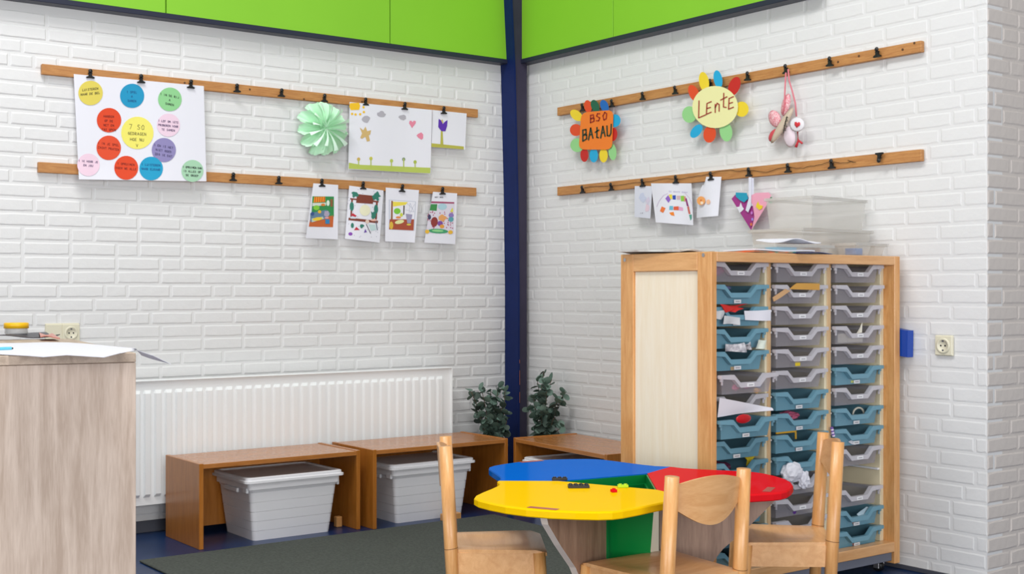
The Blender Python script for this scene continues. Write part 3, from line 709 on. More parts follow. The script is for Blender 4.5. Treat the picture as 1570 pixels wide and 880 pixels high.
s = Sheet(1, .034, (664, 294), (701, 296.5), (698, 374.5), (650.5, 372), lambda u, v: .012 * v * v + .02 * (1 - u) * v)
t = wthing('drawing_sheet', 'sheet with a busy purple and red picture above a green patch, rightmost of four', 'drawing', s, 'coloured-in sheets on the lower left rail')
mb = MB(); s.surf(mb); mb.obj('paper', PAPER, t, world=True)
it = [(cm('#d8d2de'), lambda mb: s.poly(mb, [pq(1230, 228), pq(1434, 236), pq(1428, 515), pq(1180, 505)])), (cm('#a04a6a'), lambda mb: s.poly(mb, [pq(1230, 224), pq(1434, 232), pq(1433, 246), pq(1226, 240)], .0018)),
      (cm('#3c8a4a'), lambda mb: s.poly(mb, [pq(1225, 250), pq(1282, 250), pq(1276, 310), pq(1214, 305)], .0018)), (cm('#a9cbd6'), lambda mb: s.blob(mb, *pq(1328, 272), 7, 5, lift=.002)), (cm('#8c3430'), lambda mb: s.blob(mb, *pq(1256, 408), 5.4, 7.6, lift=.0024, rot=.1)),
      (cm('#e0a060'), lambda mb: s.blob(mb, *pq(1325, 375), 6.5, 5.5, lift=.0022, jit=.25)), (cm('#7b4a9c'), lambda mb: s.blob(mb, *pq(1308, 422), 4.2, 4, lift=.0026)), (cm('#3f9a6a'), lambda mb: s.blob(mb, *pq(1290, 490), 15.5, 3.6, lift=.0022, rot=.05)), (cm('#8ccf8c'), lambda mb: s.blob(mb, *pq(1285, 487), 9, 1.9, lift=.0028, rot=.05)),
      (cm('#e6b53a'), lambda mb: s.blob(mb, *pq(1192, 495), 3.4, 3, lift=.0028)), (cm('#e6b53a'), lambda mb: s.blob(mb, *pq(1400, 500), 3.6, 3, lift=.0028)), (cm('#e09a3c'), lambda mb: s.blob(mb, *pq(1324, 448), 3.6, 3, lift=.003)), (cm('#dcd84a'), lambda mb: s.poly(mb, [pq(1395, 318), pq(1418, 280), pq(1425, 318)], .0022)),
      (cm('#8a78b8'), lambda mb: s.blob(mb, *pq(1406, 350), 4, 3.5, lift=.0022)), (cm('#58a0a8'), lambda mb: s.blob(mb, *pq(1404, 385), 4, 4, lift=.0022)), (cm('#3c3c60'), lambda mb: s.blob(mb, *pq(1212, 365), 2.5, 4, lift=.0022))]
it += [(cm('#b04a6e'), lambda mb, a=R_.uniform(1190, 1425), b=R_.uniform(315, 470): s.blob(mb, *pq(a, b), .95, .95, 7, .0021)) for _ in range(46)]
it += [(INK, lambda mb: s.text(mb, 'HET BOS', pq(1262, 0)[0], pq(0, 192)[1], 1.5, .5, 1.9, .02))]
draw(s, t, it)

# --- meadow drawing and tulip drawing
def pm(x, y): return 525 + x / 7.041, 145 + y / 7.041
s = Sheet(1, .032, (663, 168.5), (715.5, 174), (713, 229.5), (661.5, 225.5), lambda u, v: .010 * v * v)
t = wthing('drawing_sheet', 'small drawing of a purple tulip on a yellow-green ground', 'drawing', s)
mb = MB(); s.surf(mb, 6, 6); mb.obj('paper', PAPER, t, world=True)
OL = cm('#b4b04a')
draw(s, t, [(OL, lambda mb: s.poly(mb, [pm(960, 525), pm(1310, 560), pm(1310, 592), pm(960, 565)]))], 'drawn_ground')
draw(s, t, [(OL, lambda mb: s.poly(mb, [pm(1063, 390), pm(1082, 390), pm(1090, 545), pm(1058, 545)], .0018))], 'drawn_stem')
draw(s, t, [(cm('#5a2aa8'), lambda mb: s.poly(mb, [pm(1040, 262), pm(1062, 275), pm(1085, 318), pm(1110, 290), pm(1135, 275), pm(1130, 340), pm(1112, 395), pm(1070, 395), pm(1035, 350)], .0022))], 'drawn_tulip')
draw(s, t, [(cm('#c8b878'), lambda mb: s.poly(mb, [pm(1062, 275), pm(1085, 270), pm(1090, 305), pm(1082, 312)], .0018))], 'drawn_bud')
s = Sheet(1, .038, (536, 156.5), (662.5, 168.5), (660, 266.5), (534, 259.5), lambda u, v: .010 * v * v + .004 * sin(u * 7))
t = wthing('drawing_sheet', 'wide meadow drawing with sun, grey clouds, star and pink hearts', 'drawing', s)
mb = MB(); s.surf(mb, 12, 8); mb.obj('paper', PAPER, t, world=True)
GC = cm('#b0adb6'); PK = cm('#e2869e'); GR = cm('#b3c25a'); TN = cm('#cdae72'); SUN = cm('#eebd1c')
it = [(GR, lambda mb: [s.poly(mb, q) for q in ([pm(70, 735), pm(200, 758), pm(200, 808), pm(68, 800)], [pm(200, 758), pm(500, 770), pm(500, 828), pm(200, 808)], [pm(500, 770), pm(760, 782), pm(760, 842), pm(500, 828)], [pm(760, 782), pm(950, 790), pm(948, 850), pm(760, 842)])]),
      (SUN, lambda mb: s.poly(mb, [pm(82, 92), pm(180, 88), pm(192, 120), pm(180, 165), pm(90, 168), pm(74, 130)])), (GC, lambda mb: s.blob(mb, *pm(420, 212), 6.2, 4.6, jit=.2)), (GC, lambda mb: s.blob(mb, *pm(258, 265), 6, 5, jit=.2)), (GC, lambda mb: s.blob(mb, *pm(650, 248), 5.6, 4, jit=.2)),
      (PK, lambda mb: s.poly(mb, [pm(752, 362), pm(720, 310), pm(725, 284), pm(745, 282), pm(756, 298), pm(772, 280), pm(794, 288), pm(790, 312)])), (PK, lambda mb: s.poly(mb, [pm(800, 440), pm(820, 422), pm(852, 408), pm(872, 430), pm(872, 470), pm(855, 488), pm(820, 466)])),
      (TN, lambda mb: s.poly(mb, [pm(188, 355), pm(225, 385), pm(250, 345), pm(268, 395), pm(310, 385), pm(300, 430), pm(285, 440), pm(298, 500), pm(265, 508), pm(248, 455), pm(210, 478), pm(192, 465), pm(212, 420)]))]
for x, y in ((105, 208), (142, 214), (192, 212), (232, 188), (228, 136)): it.append((SUN, lambda mb, x=x, y=y: s.blob(mb, *pm(x, y), 1.9, 1.9, 8)))
for x, y, c_ in ((175, 698, '#d0a858'), (308, 690, '#c8c04a'), (530, 715, '#b4c45a'), (662, 698, '#8a9a80'), (785, 728, '#a8b84a')):
    it.append((cm(c_), lambda mb, x=x, y=y: s.blob(mb, *pm(x, y), 2.6, 2.9, 9))); it.append((GR, lambda mb, x=x, y=y: s.stroke(mb, [pm(x, y), pm(x, 780)], 1.6)))
draw(s, t, it)

# --- green tissue rosette
p = P(497, 197, 1, -.075)
t = thing('paper_rosette', 'pale green folded tissue paper rosette hanging on the left wall', 'decoration', p)
TIS = mat('green_tissue', '#cdf6d5', .8); TIS.node_tree.nodes['Principled BSDF'].inputs['Subsurface Weight'].default_value = .0
r0 = .138
NP = 12
for k in range(NP):
    a0 = 2 * pi * k / NP + .1; ln = r0 * random.uniform(.95, 1.05); ph0 = random.uniform(0, 6)
    def f(u, v, a0=a0, ln=ln, ph0=ph0):
        e = abs(v - .5) * 2; a = a0 + (v - .5) * 2 * pi / NP * (1.02 + .10 * u)
        rr = ln * u * (1 - .13 * e ** 3 + .018 * sin(v * 9 * pi + ph0) * u)
        ridge = .062 * sin(min(u * 2.0, 1.9)) * e ** 2.2
        cr = .007 * u * sin(v * 5 * pi + ph0) * (1 - e * .6)
        return (rr * cos(a), .035 - ridge - .012 * sin(u * 3) - cr, rr * sin(a))
    MB().grid(f, 9, 14).obj('petal', TIS, t)
for k in range(NP):
    a0 = 2 * pi * (k + .5) / NP + .1; ln = r0 * random.uniform(.62, .95)
    def f(u, v, a0=a0, ln=ln):
        a = a0 + (v - .5) * .16 * u; rr = ln * (.05 + .95 * u)
        return (rr * cos(a), -.026 - .030 * sin(u * 2.3) - .010 * (v - .5), rr * sin(a))
    MB().grid(f, 6, 3).obj('folded_edge', mat('green_tissue_pale', '#def9e4', .8), t)

# --- flower shaped card signs on the right wall
def pb(x, y): return 840 + x / 7.33, 140 + y / 7.33
def card_sign(s, t, center_pts, m, petals, conv, th=.0015):
    def plate(pts, mm, lift, name):
        vs = [s.w(x, y, lift) for x, y in pts]; vb = [s.w(x, y, lift - th) for x, y in pts]; n = len(vs); c = sum(vs, Vector()) / n
        MB().add(vs + vb + [c], [[i, (i + 1) % n, 2 * n] for i in range(n)] + [[i, n + i, n + (i + 1) % n, (i + 1) % n] for i in range(n)] + [list(range(n, 2 * n))]).obj(name, mm, t, world=True)
    for j, (cx_, cy_, rx, ry, rot, mm) in enumerate(petals):
        x, y = conv(cx_, cy_); k = conv(1, 0)[0] - conv(0, 0)[0]; rot = radians(rot)
        pts = [(x + rx * k * cos(a) * cos(rot) - ry * k * sin(a) * sin(rot), y + rx * k * cos(a) * sin(rot) + ry * k * sin(a) * cos(rot)) for a in [2 * pi * i / 20 for i in range(20)]]
        plate(pts, mm, .002 + (j % 3) * .0004, 'petal')
    plate([conv(*q) for q in center_pts], m, .008, 'sign_plate')
def rr_poly(pts, r):
    out = []; n = len(pts)
    for i in range(n):
        p_ = Vector(pts[i]); a = (Vector(pts[i - 1]) - p_).normalized(); b = (Vector(pts[(i + 1) % n]) - p_).normalized()
        A_, B2 = p_ + a * r, p_ + b * r
        for k in range(6):
            q = k / 5; out.append(tuple((A_.lerp(p_, q)).lerp(p_.lerp(B2, q), q)))
    return out
s = Sheet(0, .050, (885, 165), (945, 165), (945, 250), (885, 250))
t = wthing('flower_sign', 'orange card sign with BSO lettering and coloured petals', 'sign', s)
pet = [(450, 170, 42, 72, -8, ORRED), (530, 165, 45, 72, -20, DGRC), (635, 165, 45, 72, -20, BLUC), (320, 270, 80, 52, 40, YELC), (315, 435, 68, 68, 0, ORRED), (330, 605, 78, 78, 0, GRNC),
       (410, 715, 45, 78, 0, REDC), (515, 720, 48, 80, 0, SKYC), (625, 720, 48, 80, 0, YELC), (725, 680, 45, 95, -6, GRNC), (735, 485, 45, 75, 6, REDC), (755, 330, 62, 72, 10, SKYC)]
card_sign(s, t, rr_poly([(375, 238), (738, 208), (722, 655), (345, 655)], 75), mat('orange_plate', '#ee7d22', .6), pet, pb)
mb = MB()
for ch, x, y in (('B', 478, 352), ('S', 542, 338), ('O', 615, 326)): s.text(mb, ch, *pb(x, y), 11.5, 1.6, lift=.0105, slope=-.15, cw=.55)
mb.obj('lettering', cm('#a02a18'), t, world=True, label='dark red hand lettering')
mb = MB()
for ch, x, y in (('B', 392, 560), ('A', 455, 545), ('t', 530, 535), ('A', 592, 525), ('U', 662, 512)): s.text(mb, ch, *pb(x, y), 17 if ch != 't' else 14.5, 2.0, lift=.0105, slope=-.15, cw=.40)
mb.obj('lettering', cm('#1f3c28'), t, world=True, label='dark green hand lettering')
def pl(x, y): return 820 + x / 3.925, 40 + y / 3.925
s = Sheet(0, .050, (1045, 105), (1150, 105), (1150, 220), (1045, 220))
t = wthing('flower_sign', 'round pale yellow LENTE sign with coloured petals', 'sign', s)
pet = [(1018, 335, 30, 60, -10, YELC), (1102, 320, 26, 55, -10, SKYC), (1200, 362, 34, 60, 22, REDC), (1245, 500, 42, 46, 0, YELC), (1150, 635, 38, 60, -8, GRNC), (1052, 650, 38, 52, 8, ORRED), (972, 632, 28, 48, 40, SKYC), (930, 532, 44, 50, 0, GRNC), (958, 405, 30, 55, -25, ORRED)]
card_sign(s, t, [(1085 + 138 * cos(2 * pi * i / 32 + .0) * 1.0, 487 + 127 * sin(2 * pi * i / 32)) for i in range(32)], mat('pale_plate', '#ebe8a8', .6), pet, pl)
mb = MB()
for ch, x, y, hh in (('L', 985, 552, 26), ('E', 1032, 530, 17), ('n', 1085, 520, 15), ('t', 1117, 500, 20), ('E', 1165, 500, 17)): s.text(mb, ch, *pl(x, y), hh, 1.5, lift=.0105, slope=-.16, cw=.5)
mb.obj('lettering', cm('#a02a24'), t, world=True, label='dark red hand lettering')

# --- heart garland
def pg(x, y): return 1170 + x / 5.871, 90 + y / 5.871
s = Sheet(0, .04, (1178, 108), (1238, 108), (1238, 230), (1178, 230))
t = wthing('heart_garland', 'red and white fabric heart and button garland hanging from a clip', 'decoration', s)
def soft(s, pts, m, nm, depth, lift, t):
    vs = [s.w(x, y, lift + depth) for x, y in pts]; n = len(vs); ce = Vector((sum(p_[0] for p_ in pts) / n, sum(p_[1] for p_ in pts) / n))
    mid = [s.w(*(Vector(p_).lerp(ce, -.0)), lift) for p_ in pts]; fr = [s.w(*(Vector(p_).lerp(ce, .18)), lift + depth) for p_ in pts]; bk = [s.w(*(Vector(p_).lerp(ce, .18)), lift - depth) for p_ in pts]
    c1 = s.w(ce.x, ce.y, lift + depth * 1.15)
    MB().add(mid + fr + bk + [c1], [[i, (i + 1) % n, n + (i + 1) % n, n + i] for i in range(n)] + [[n + i, n + (i + 1) % n, 3 * n] for i in range(n)] + [[2 * n + i, 2 * n + (i + 1) % n, (i + 1) % n, i] for i in range(n)] + [[2 * n + i for i in range(n)][::-1]], True).obj(nm, m, t, world=True)
GING = mat('red_gingham', '#d9707e', .8, noise=.5, nscale=160, col2='#f2d6d8')
el = lambda cx_, cy_, rx, ry, rot=0, n=16: [pg(cx_ + rx * cos(2 * pi * i / n) * cos(rot) - ry * sin(2 * pi * i / n) * sin(rot), cy_ + rx * cos(2 * pi * i / n) * sin(rot) + ry * sin(2 * pi * i / n) * cos(rot)) for i in range(n)]
soft(s, el(105, 540, 55, 80, -.35), GING, 'fabric_wing', .008, .0, t)
soft(s, el(95, 690, 38, 65, .55), cm('#cf4a54'), 'fabric_wing', .008, .002, t)
soft(s, el(238, 700, 55, 100, -.1), cm('#e6d6de'), 'fabric_wing', .008, .002, t)
soft(s, el(205, 415, 38, 105, .25), GING, 'fabric_wing', .007, .001, t)
soft(s, el(172, 600, 34, 190, .55), cm('#cdbca6'), 'linen_body', .008, .012, t)
soft(s, el(305, 592, 68, 66), cm('#e8e6ea'), 'round_tag', .003, .020, t)
soft(s, [pg(*q) for q in ((300, 622), (282, 595), (284, 570), (300, 568), (308, 580), (322, 568), (334, 580), (330, 600))], cm('#d2303a'), 'red_heart', .002, .026, t)
mb = MB(); s.text(mb, 'SAMEN', *pg(185, 665), 3.2, .7, 0.01, 0, .024)
mb = MB(); s.stroke(mb, [pg(182, 670), pg(192, 610), pg(200, 570), pg(215, 520)], 1.4, .024); s.stroke(mb, [pg(178, 640), pg(205, 650), pg(188, 600), pg(210, 610), pg(198, 565), pg(222, 560), pg(206, 530), pg(226, 530)], .7, .024)
mb.obj('stitched_text', cm('#3a332c'), t, world=True)
RIB = cm('#d97a86')
MB().tube([s.w(*pg(*q), .012) for q in ((205, 125), (198, 250), (192, 400), (178, 500))], .0035).obj('ribbon', RIB, t, world=True)
MB().tube([s.w(*pg(*q), .012) for q in ((225, 95), (235, 200), (262, 290), (290, 400), (300, 520))], .0035).obj('ribbon', RIB, t, world=True)
mb = MB().tube([s.w(*pg(*q), .012) for q in ((310, 655), (316, 740), (295, 795))], [.004, .004, .007]); mb.tube([s.w(*pg(*q), .012) for q in ((316, 735), (352, 762))], .0045); mb.obj('ribbon_tail', cm('#c8303c'), t, world=True)

# --- small drawings and paper heart on the lower right rail
def pr(x, y): return 960 + x / 8.8, 260 + y / 8.8
s = Sheet(0, .036, pr(115, 222), pr(352, 222), pr(325, 660), pr(112, 640), lambda u, v: .012 * v + .01 * u * v)
t = wthing('drawing_sheet', 'small pale faded drawing, leftmost on the lower right rail', 'drawing', s)
mb = MB(); s.surf(mb, 6, 8); mb.obj('paper', mat('bluish_paper', '#d3d5e0', .65), t, world=True)
draw(s, t, [(cm('#dcc4d0'), lambda mb: s.blob(mb, *pr(285, 520), 3, 6, jit=.3)), (INKG, lambda mb: s.text(mb, 'JE', *pr(190, 592), 1.5, .4, 3)), (cm('#c2c8dc'), lambda mb: s.blob(mb, *pr(220, 380), 5, 8, jit=.3)), (cm('#cfc6d8'), lambda mb: s.blob(mb, *pr(290, 420), 3, 5, jit=.3, lift=.0018))])
s = Sheet(0, .040, pr(335, 185), pr(880, 185), pr(905, 750), pr(400, 712), lambda u, v: .014 * v * v + .004 * sin(u * 6))
t = wthing('drawing_sheet', 'white drawing with an arch of coloured blocks, on the lower right rail', 'drawing', s)
mb = MB(); s.surf(mb, 10, 10); mb.obj('paper', PAPER, t, world=True)
it = [(cm(c_), lambda mb, q=q: s.poly(mb, [pr(*a) for a in q])) for c_, q in (('#8f62c0', ((528, 390), (565, 345), (602, 400), (570, 448))), ('#e8d43c', ((572, 338), (618, 335), (622, 395), (598, 402))), ('#2446a8', ((626, 348), (668, 345), (668, 405), (628, 402))), ('#cfb2b8', ((680, 352), (732, 352), (730, 408), (682, 405))),
      ('#8cc846', ((735, 355), (780, 352), (785, 425), (740, 428))), ('#d88a7c', ((775, 358), (802, 362), (800, 430), (785, 430))), ('#8a2a70', ((795, 385), (815, 385), (845, 500), (818, 492))), ('#c8665a', ((822, 500), (848, 500), (868, 600), (842, 598))), ('#4f9a86', ((848, 610), (885, 605), (885, 660), (868, 688))),
      ('#ec7a3c', ((480, 495), (532, 520), (498, 585), (455, 560))), ('#6cb4cc', ((585, 490), (632, 490), (632, 545), (580, 542))), ('#dc5a3c', ((640, 498), (708, 495), (708, 548), (638, 545))), ('#e0a0c4', ((712, 498), (765, 512), (768, 555), (710, 550))), ('#ee8428', ((580, 580), (640, 570), (652, 625), (605, 615))))]
it += [(cm('#a8a0c8'), lambda mb: s.text(mb, 'DE GROTE BOOG', *pr(580, 300), 1.6, .35, 2.2, .06)), (cm('#c8b0d0'), lambda mb: s.stroke(mb, [pr(410, 500), pr(440, 430), pr(500, 350), pr(560, 320)], .5)), (cm('#c8b0d0'), lambda mb: s.stroke(mb, [pr(790, 310), pr(850, 380), pr(890, 470), pr(900, 560)], .5))]
draw(s, t, it)
s = Sheet(0, .036, (1078, 270), (1102, 272), (1092, 332), (1069, 334), lambda u, v: .03 * v * (1 - abs(u - .4)))
t = wthing('drawing_sheet', 'curled white sheet with orange circles, on the lower right rail', 'drawing', s)
mb = MB()
def f(u, v):
    q = Vector(((1071 - 3 * v + 6 * (1 - v) ** 3) * (1 - u) + (1106 - 5 * v) * u, (272 + 12 * (1 - u) * (1 - v) if u < .2 else 271) * (1 - v) + (334 - 3 * u) * v))
    return P(q.x, q.y, 0, -(.036 + .022 * v * sin(u * pi) + .012 * u * v))
mb.grid(f, 10, 8, thick=(.0008, 0, 0)); mb.obj('paper', PAPER, t, world=True)
s.bow = lambda u, v: .024 * v
draw(s, t, [(cm('#eca25c'), lambda mb: s.blob(mb, *pr(1010, 420), 6.4, 6.8, 18, .006)), (cm('#f2dcc0'), lambda mb: s.blob(mb, *pr(1022, 450), 2.4, 2.4, 10, .0075)), (cm('#c0542c'), lambda mb: s.blob(mb, *pr(1008, 412), 1, 1, 8, .0075)), (cm('#f0bc98'), lambda mb: s.blob(mb, *pr(1108, 436), 3, 3.8, 12, .006))])
def ph(x, y): return 1100 + x / 7.33, 250 + y / 7.33
s = Sheet(0, .045, (1120, 290), (1185, 290), (1185, 355), (1120, 355))
t = wthing('paper_heart', 'woven magenta and pink paper heart hanging on a white strip', 'decoration', s)
def slab(pts, m, nm, l0, l1, label=None):
    a = [s.w(*ph(*q), l1) for q in pts]; b = [s.w(*ph(*q), l0) for q in pts]; n = len(a)
    MB().add(a + b, [list(range(n)), list(range(n, 2 * n))[::-1]] + [[i, n + i, n + (i + 1) % n, (i + 1) % n] for i in range(n)]).obj(nm, m, t, world=True, label=label)
slab([(158, 402), (200, 355), (330, 350), (385, 450), (412, 560), (410, 660), (378, 755)], mat('magenta_card', '#a03284', .6), 'heart_half', .0, .010, 'magenta half with white star')
slab([(350, 380), (430, 335), (575, 330), (605, 360), (560, 460), (385, 750), (415, 600), (400, 480)], mat('pink_card', '#eda6bc', .6), 'heart_half', .002, .014, 'pink half with a yellow butterfly shape')
slab([(205, 330), (330, 335), (345, 400), (300, 442), (255, 420), (205, 375)], mat('teal_tissue', '#1f9ab8', .7), 'teal_patch', .010, .016)
slab([(350, 160), (385, 160), (378, 480), (345, 555), (315, 530), (350, 400)], mat('white_strip', '#dfe0ee', .6), 'hanging_strip', .016, .018)
slab([(388, 165), (408, 170), (408, 300), (396, 480), (380, 480)], mat('white_strip', '#dfe0ee', .6), 'hanging_strip', .012, .0135)
slab([(262, 440), (280, 490), (298, 515), (270, 545), (248, 560), (235, 530), (215, 495), (245, 490)], PAPER, 'star', .010, .0125)
slab([(432, 492), (440, 460), (456, 430), (470, 470), (510, 480), (500, 510), (470, 528)], YELC, 'butterfly', .014, .0165)
slab([(590, 385), (612, 380), (625, 430), (600, 462), (570, 440)], mat('green_ball', '#4aa87c', .6), 'green_tip', -.002, .008)
for (x, y, c_) in ((385, 560, '#c77ad0'), (392, 632, '#a48ae0'), (378, 688, '#e07a4a')): slab([(x + 12 * cos(k), y + 18 * sin(k)) for k in [2 * pi * i / 10 for i in range(10)]], cm(c_), 'dot', .010, .0165)

# ------------------------------------------------------------ tray cabinet
CX0, CX1, CYB, CYF, CZ = -1.119, -.050, -2.133, -2.609, 1.261
cab = thing('tray_cabinet', 'tall beech cabinet on castors filled with blue and clear trays', 'cabinet', ((CX0 + CX1) / 2, (CYB + CYF) / 2, 0))
def cb(nm, m, *a, label=None, b=.002): return MB().box(*a, b).obj(nm, m, cab, world=True, label=label)
for x0, x1 in ((CX0, CX0 + .028), (CX1 - .034, CX1)):
    cb('post', BEECH, x0, x1, CYF, CYF + .069, .034, CZ - .0); cb('post', BEECH, x0, x1, CYB - .071, CYB, .034, CZ)
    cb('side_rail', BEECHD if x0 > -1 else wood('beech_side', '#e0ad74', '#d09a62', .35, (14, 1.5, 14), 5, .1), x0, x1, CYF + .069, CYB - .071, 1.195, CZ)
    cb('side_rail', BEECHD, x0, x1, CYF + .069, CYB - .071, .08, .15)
    cb('side_infill', BIRCH, x0 + .009, x1 - .006, CYF + .069, CYB - .071, .15, 1.195, label='pale birch infill panel')
cb('top_rail', BEECHX, CX0 + .028, CX1 - .034, CYF, CYF + .05, 1.226, CZ)
cb('bottom_rail', BEECHX, CX0 + .028, CX1 - .034, CYF, CYF + .05, .082, .122)
cb('top_board', BEECHX, CX0 + .01, CX1 - .01, CYF + .05, CYB, 1.236, CZ - .001)
cb('bottom_board', CREAM, CX0 + .028, CX1 - .034, CYF + .05, CYB, .10, .118)
cb('back_board', mat('dark_back', '#5b5148', .6), CX0 + .028, CX1 - .034, CYB - .012, CYB - .004, .118, 1.236)
YR = -2.556
cb('inner_panel', CREAM, -1.106, -1.0915, YR, CYB - .02, .118, 1.236)
for a, b in ((-.781, -.754), (-.445, -.412)):
    cb('divider', CREAM, a, b - .0, YR + .002, CYB - .02, .118, 1.236)
    cb('divider_edge', wood('beech_edge', '#d9b68a', '#cba473', .4, (14, 14, 1.5)), (a + b) / 2 - .004, b, YR - .002, YR + .002, .118, 1.236)
cb('inner_panel', CREAM, -.105, -.084, YR, CYB - .02, .118, 1.236)
for x, y in ((958, 398.5), (1078.5, 391)):
    p = P(x, y, 0, CX0); MB().cyl(p, p + Vector((-.0015, 0, 0)), .007, n=12).obj('screw_cap', STEEL, cab, world=True)
cb('plinth_bar', mat('plinth_grey', '#6d707c', .5), CX0 + .03, CX1 - .036, CYF + .012, CYF + .03, .045, .080)
cells = [(-1.0915, -.781), (-.754, -.445), (-.412, -.105)]
PITCH, ZT0 = .0799, 1.2255
for (a, b) in cells:
    for k in range(14):
        zt = ZT0 - k * PITCH
        for s_, x in ((0, a), (1, b)):
            x0, x1 = (x, x + .012) if s_ == 0 else (x - .012, x)
            cb('runner', LABEL, x0, x1, YR + .004, YR + .36, zt - .021, zt - .0135, b=.0008)
def castor(x, y):
    c_ = MB().cyl((x - .012, y, .022), (x + .012, y, .022), .022, n=20, bev=.003).obj('castor', BLACK, cab, world=True)
    MB().cyl((x - .0135, y, .022), (x + .0135, y, .022), .009, n=12).obj('hub', STEEL, c_).location = (0, 0, 0)
    for v in c_.children[0].data.vertices: v.co -= cab.location
    mb = MB().box(x - .018, x - .0145, y - .015, y + .012, .014, .046, .001); mb.box(x + .0145, x + .018, y - .015, y + .012, .014, .046, .001); mb.box(x - .02, x + .02, y - .02, y + .02, .044, .050, .001)
    f_ = mb.obj('fork', STEEL, c_)
    for v in f_.data.vertices: v.co -= cab.location
for x in (CX0 + .06, CX1 - .065):
    for y in (CYF + .055, CYB - .05): castor(x, y)

def make_tray(blue):
    m = TBLUE if blue else TCLR
    t = thing('storage_tray', 'tray', 'tray', (0, 0, 0))
    prof = [(-.149, .070), (-.082, .070), (-.050, .041), (.050, .041), (.082, .070), (.149, .070)]
    D = .36
    mb = MB()
    # outer and inner skins
    def skin(o, z0, flip):
        fb = [(-.121 + o, z0), (.121 - o, z0)]
        xs = [-.131, -.082, -.050, .050, .082, .131]; zs_ = [.066, .066, .038, .038, .066, .066]
        xs[0] += o; xs[-1] -= o
        vs = [(x, 0 + o, z) for x, z in zip(xs, zs_)] + [(x * .925, .008 + o, z0) for x in xs]
        mb.add(vs, [[i, i + 1, 7 + i, 6 + i] for i in range(5)])
        A0, A1 = (xs[0], o, .066), (xs[5], o, .066); B0, B1 = (xs[0] * .925, .008 + o, z0), (xs[5] * .925, .008 + o, z0)
        C0, C1 = (xs[0], D - o, .066), (xs[5], D - o, .066); D0, D1 = (xs[0] * .925, D - .008 - o, z0), (xs[5] * .925, D - .008 - o, z0)
        mb.add([A0, B0, D0, C0], [[0, 1, 2, 3]]); mb.add([A1, B1, D1, C1], [[0, 1, 2, 3]]); mb.add([C0, D0, D1, C1], [[0, 1, 2, 3]]); mb.add([B0, B1, D1, D0], [[0, 1, 2, 3]])
    skin(0, 0, False)
    if blue: skin(.003, .003, True)
    mb.obj('tray_body', m, t)
    mb = MB(); vs = []
    for i, (x, z) in enumerate(prof): 
        h = .013 if i in (0, 5) else .018
        vs += [(x, -.016, z), (x, -.017, z - h), (x, 0.0, z - h), (x, .002, z)]
    fs = [[k * 4 + i, k * 4 + (i + 1) % 4, (k + 1) * 4 + (i + 1) % 4, (k + 1) * 4 + i] for k in range(5) for i in range(4)] + [[0, 1, 2, 3], [20, 21, 22, 23]]
    mb.add(vs, fs)
    for s_ in (-1, 1):      # little stepped gussets under the lip ends
        mb.box(min(s_ * .132, s_ * .143), max(s_ * .132, s_ * .143), -.010, -.001, .046, .058, .001)
        mb.box(min(s_ * .131, s_ * .137), max(s_ * .131, s_ * .137), -.008, -.001, .034, .047, .001)
    mb.obj('lip', m if blue else TLIP, t)
    for s_ in (-1, 1): MB().box(min(s_ * .130, s_ * .149), max(s_ * .130, s_ * .149), .002, D, .060, .066, .001).obj('side_flange', m, t)
    lb = MB().box(-.018, .018, -.0185, -.0168, .025, .038, .0003).obj('name_label', LABEL, t)
    MB().box(-.011, .011, -.0189, -.0184, .0298, .0325, 0).obj('label_print', INKG, lb)
    return t
protos = {True: make_tray(True), False: make_tray(False)}; used = {True: False, False: False}
ORD = ['topmost', 'second', 'third', 'fourth', 'fifth', 'sixth', 'seventh', 'eighth', 'ninth', 'tenth', 'eleventh', 'twelfth', 'thirteenth', 'bottom']
COLN = ['left', 'middle', 'right']
layout = ['CBBBBCCBBBCBBB', 'CCCCCCBBBBCCCB', 'CCCCCBCBBC-CBB']
extra = {(0, 0): 'with pink things inside', (0, 2): 'with red fabric and white taped notes', (0, 3): 'with a crumpled paper over its front', (0, 4): 'with a small tan sticker', (0, 5): 'pulled forward with coloured things inside', (0, 7): 'pulled forward with paper and red shape', (0, 9): 'with dark purple cloth and a yellow star',
         (1, 1): 'with a bent wooden strip across it', (1, 4): 'with a yellow square sticker', (1, 7): 'with pink things on top', (1, 8): 'with a yellow frame inside', (1, 10): 'heaped with crumpled white paper', (1, 11): 'with a purple flower sticker',
         (2, 3): 'with cream paper standing up', (2, 5): 'with something purple and a yellow sticker', (2, 7): 'holding a cream ring', (2, 8): 'with papers and a striped pen', (2, 9): 'sagging askew', (2, 11): 'tilted above the two lowest blue ones', (2, 13): 'with a reddish round sticker'}
TR = {}
rt = random.Random(12)
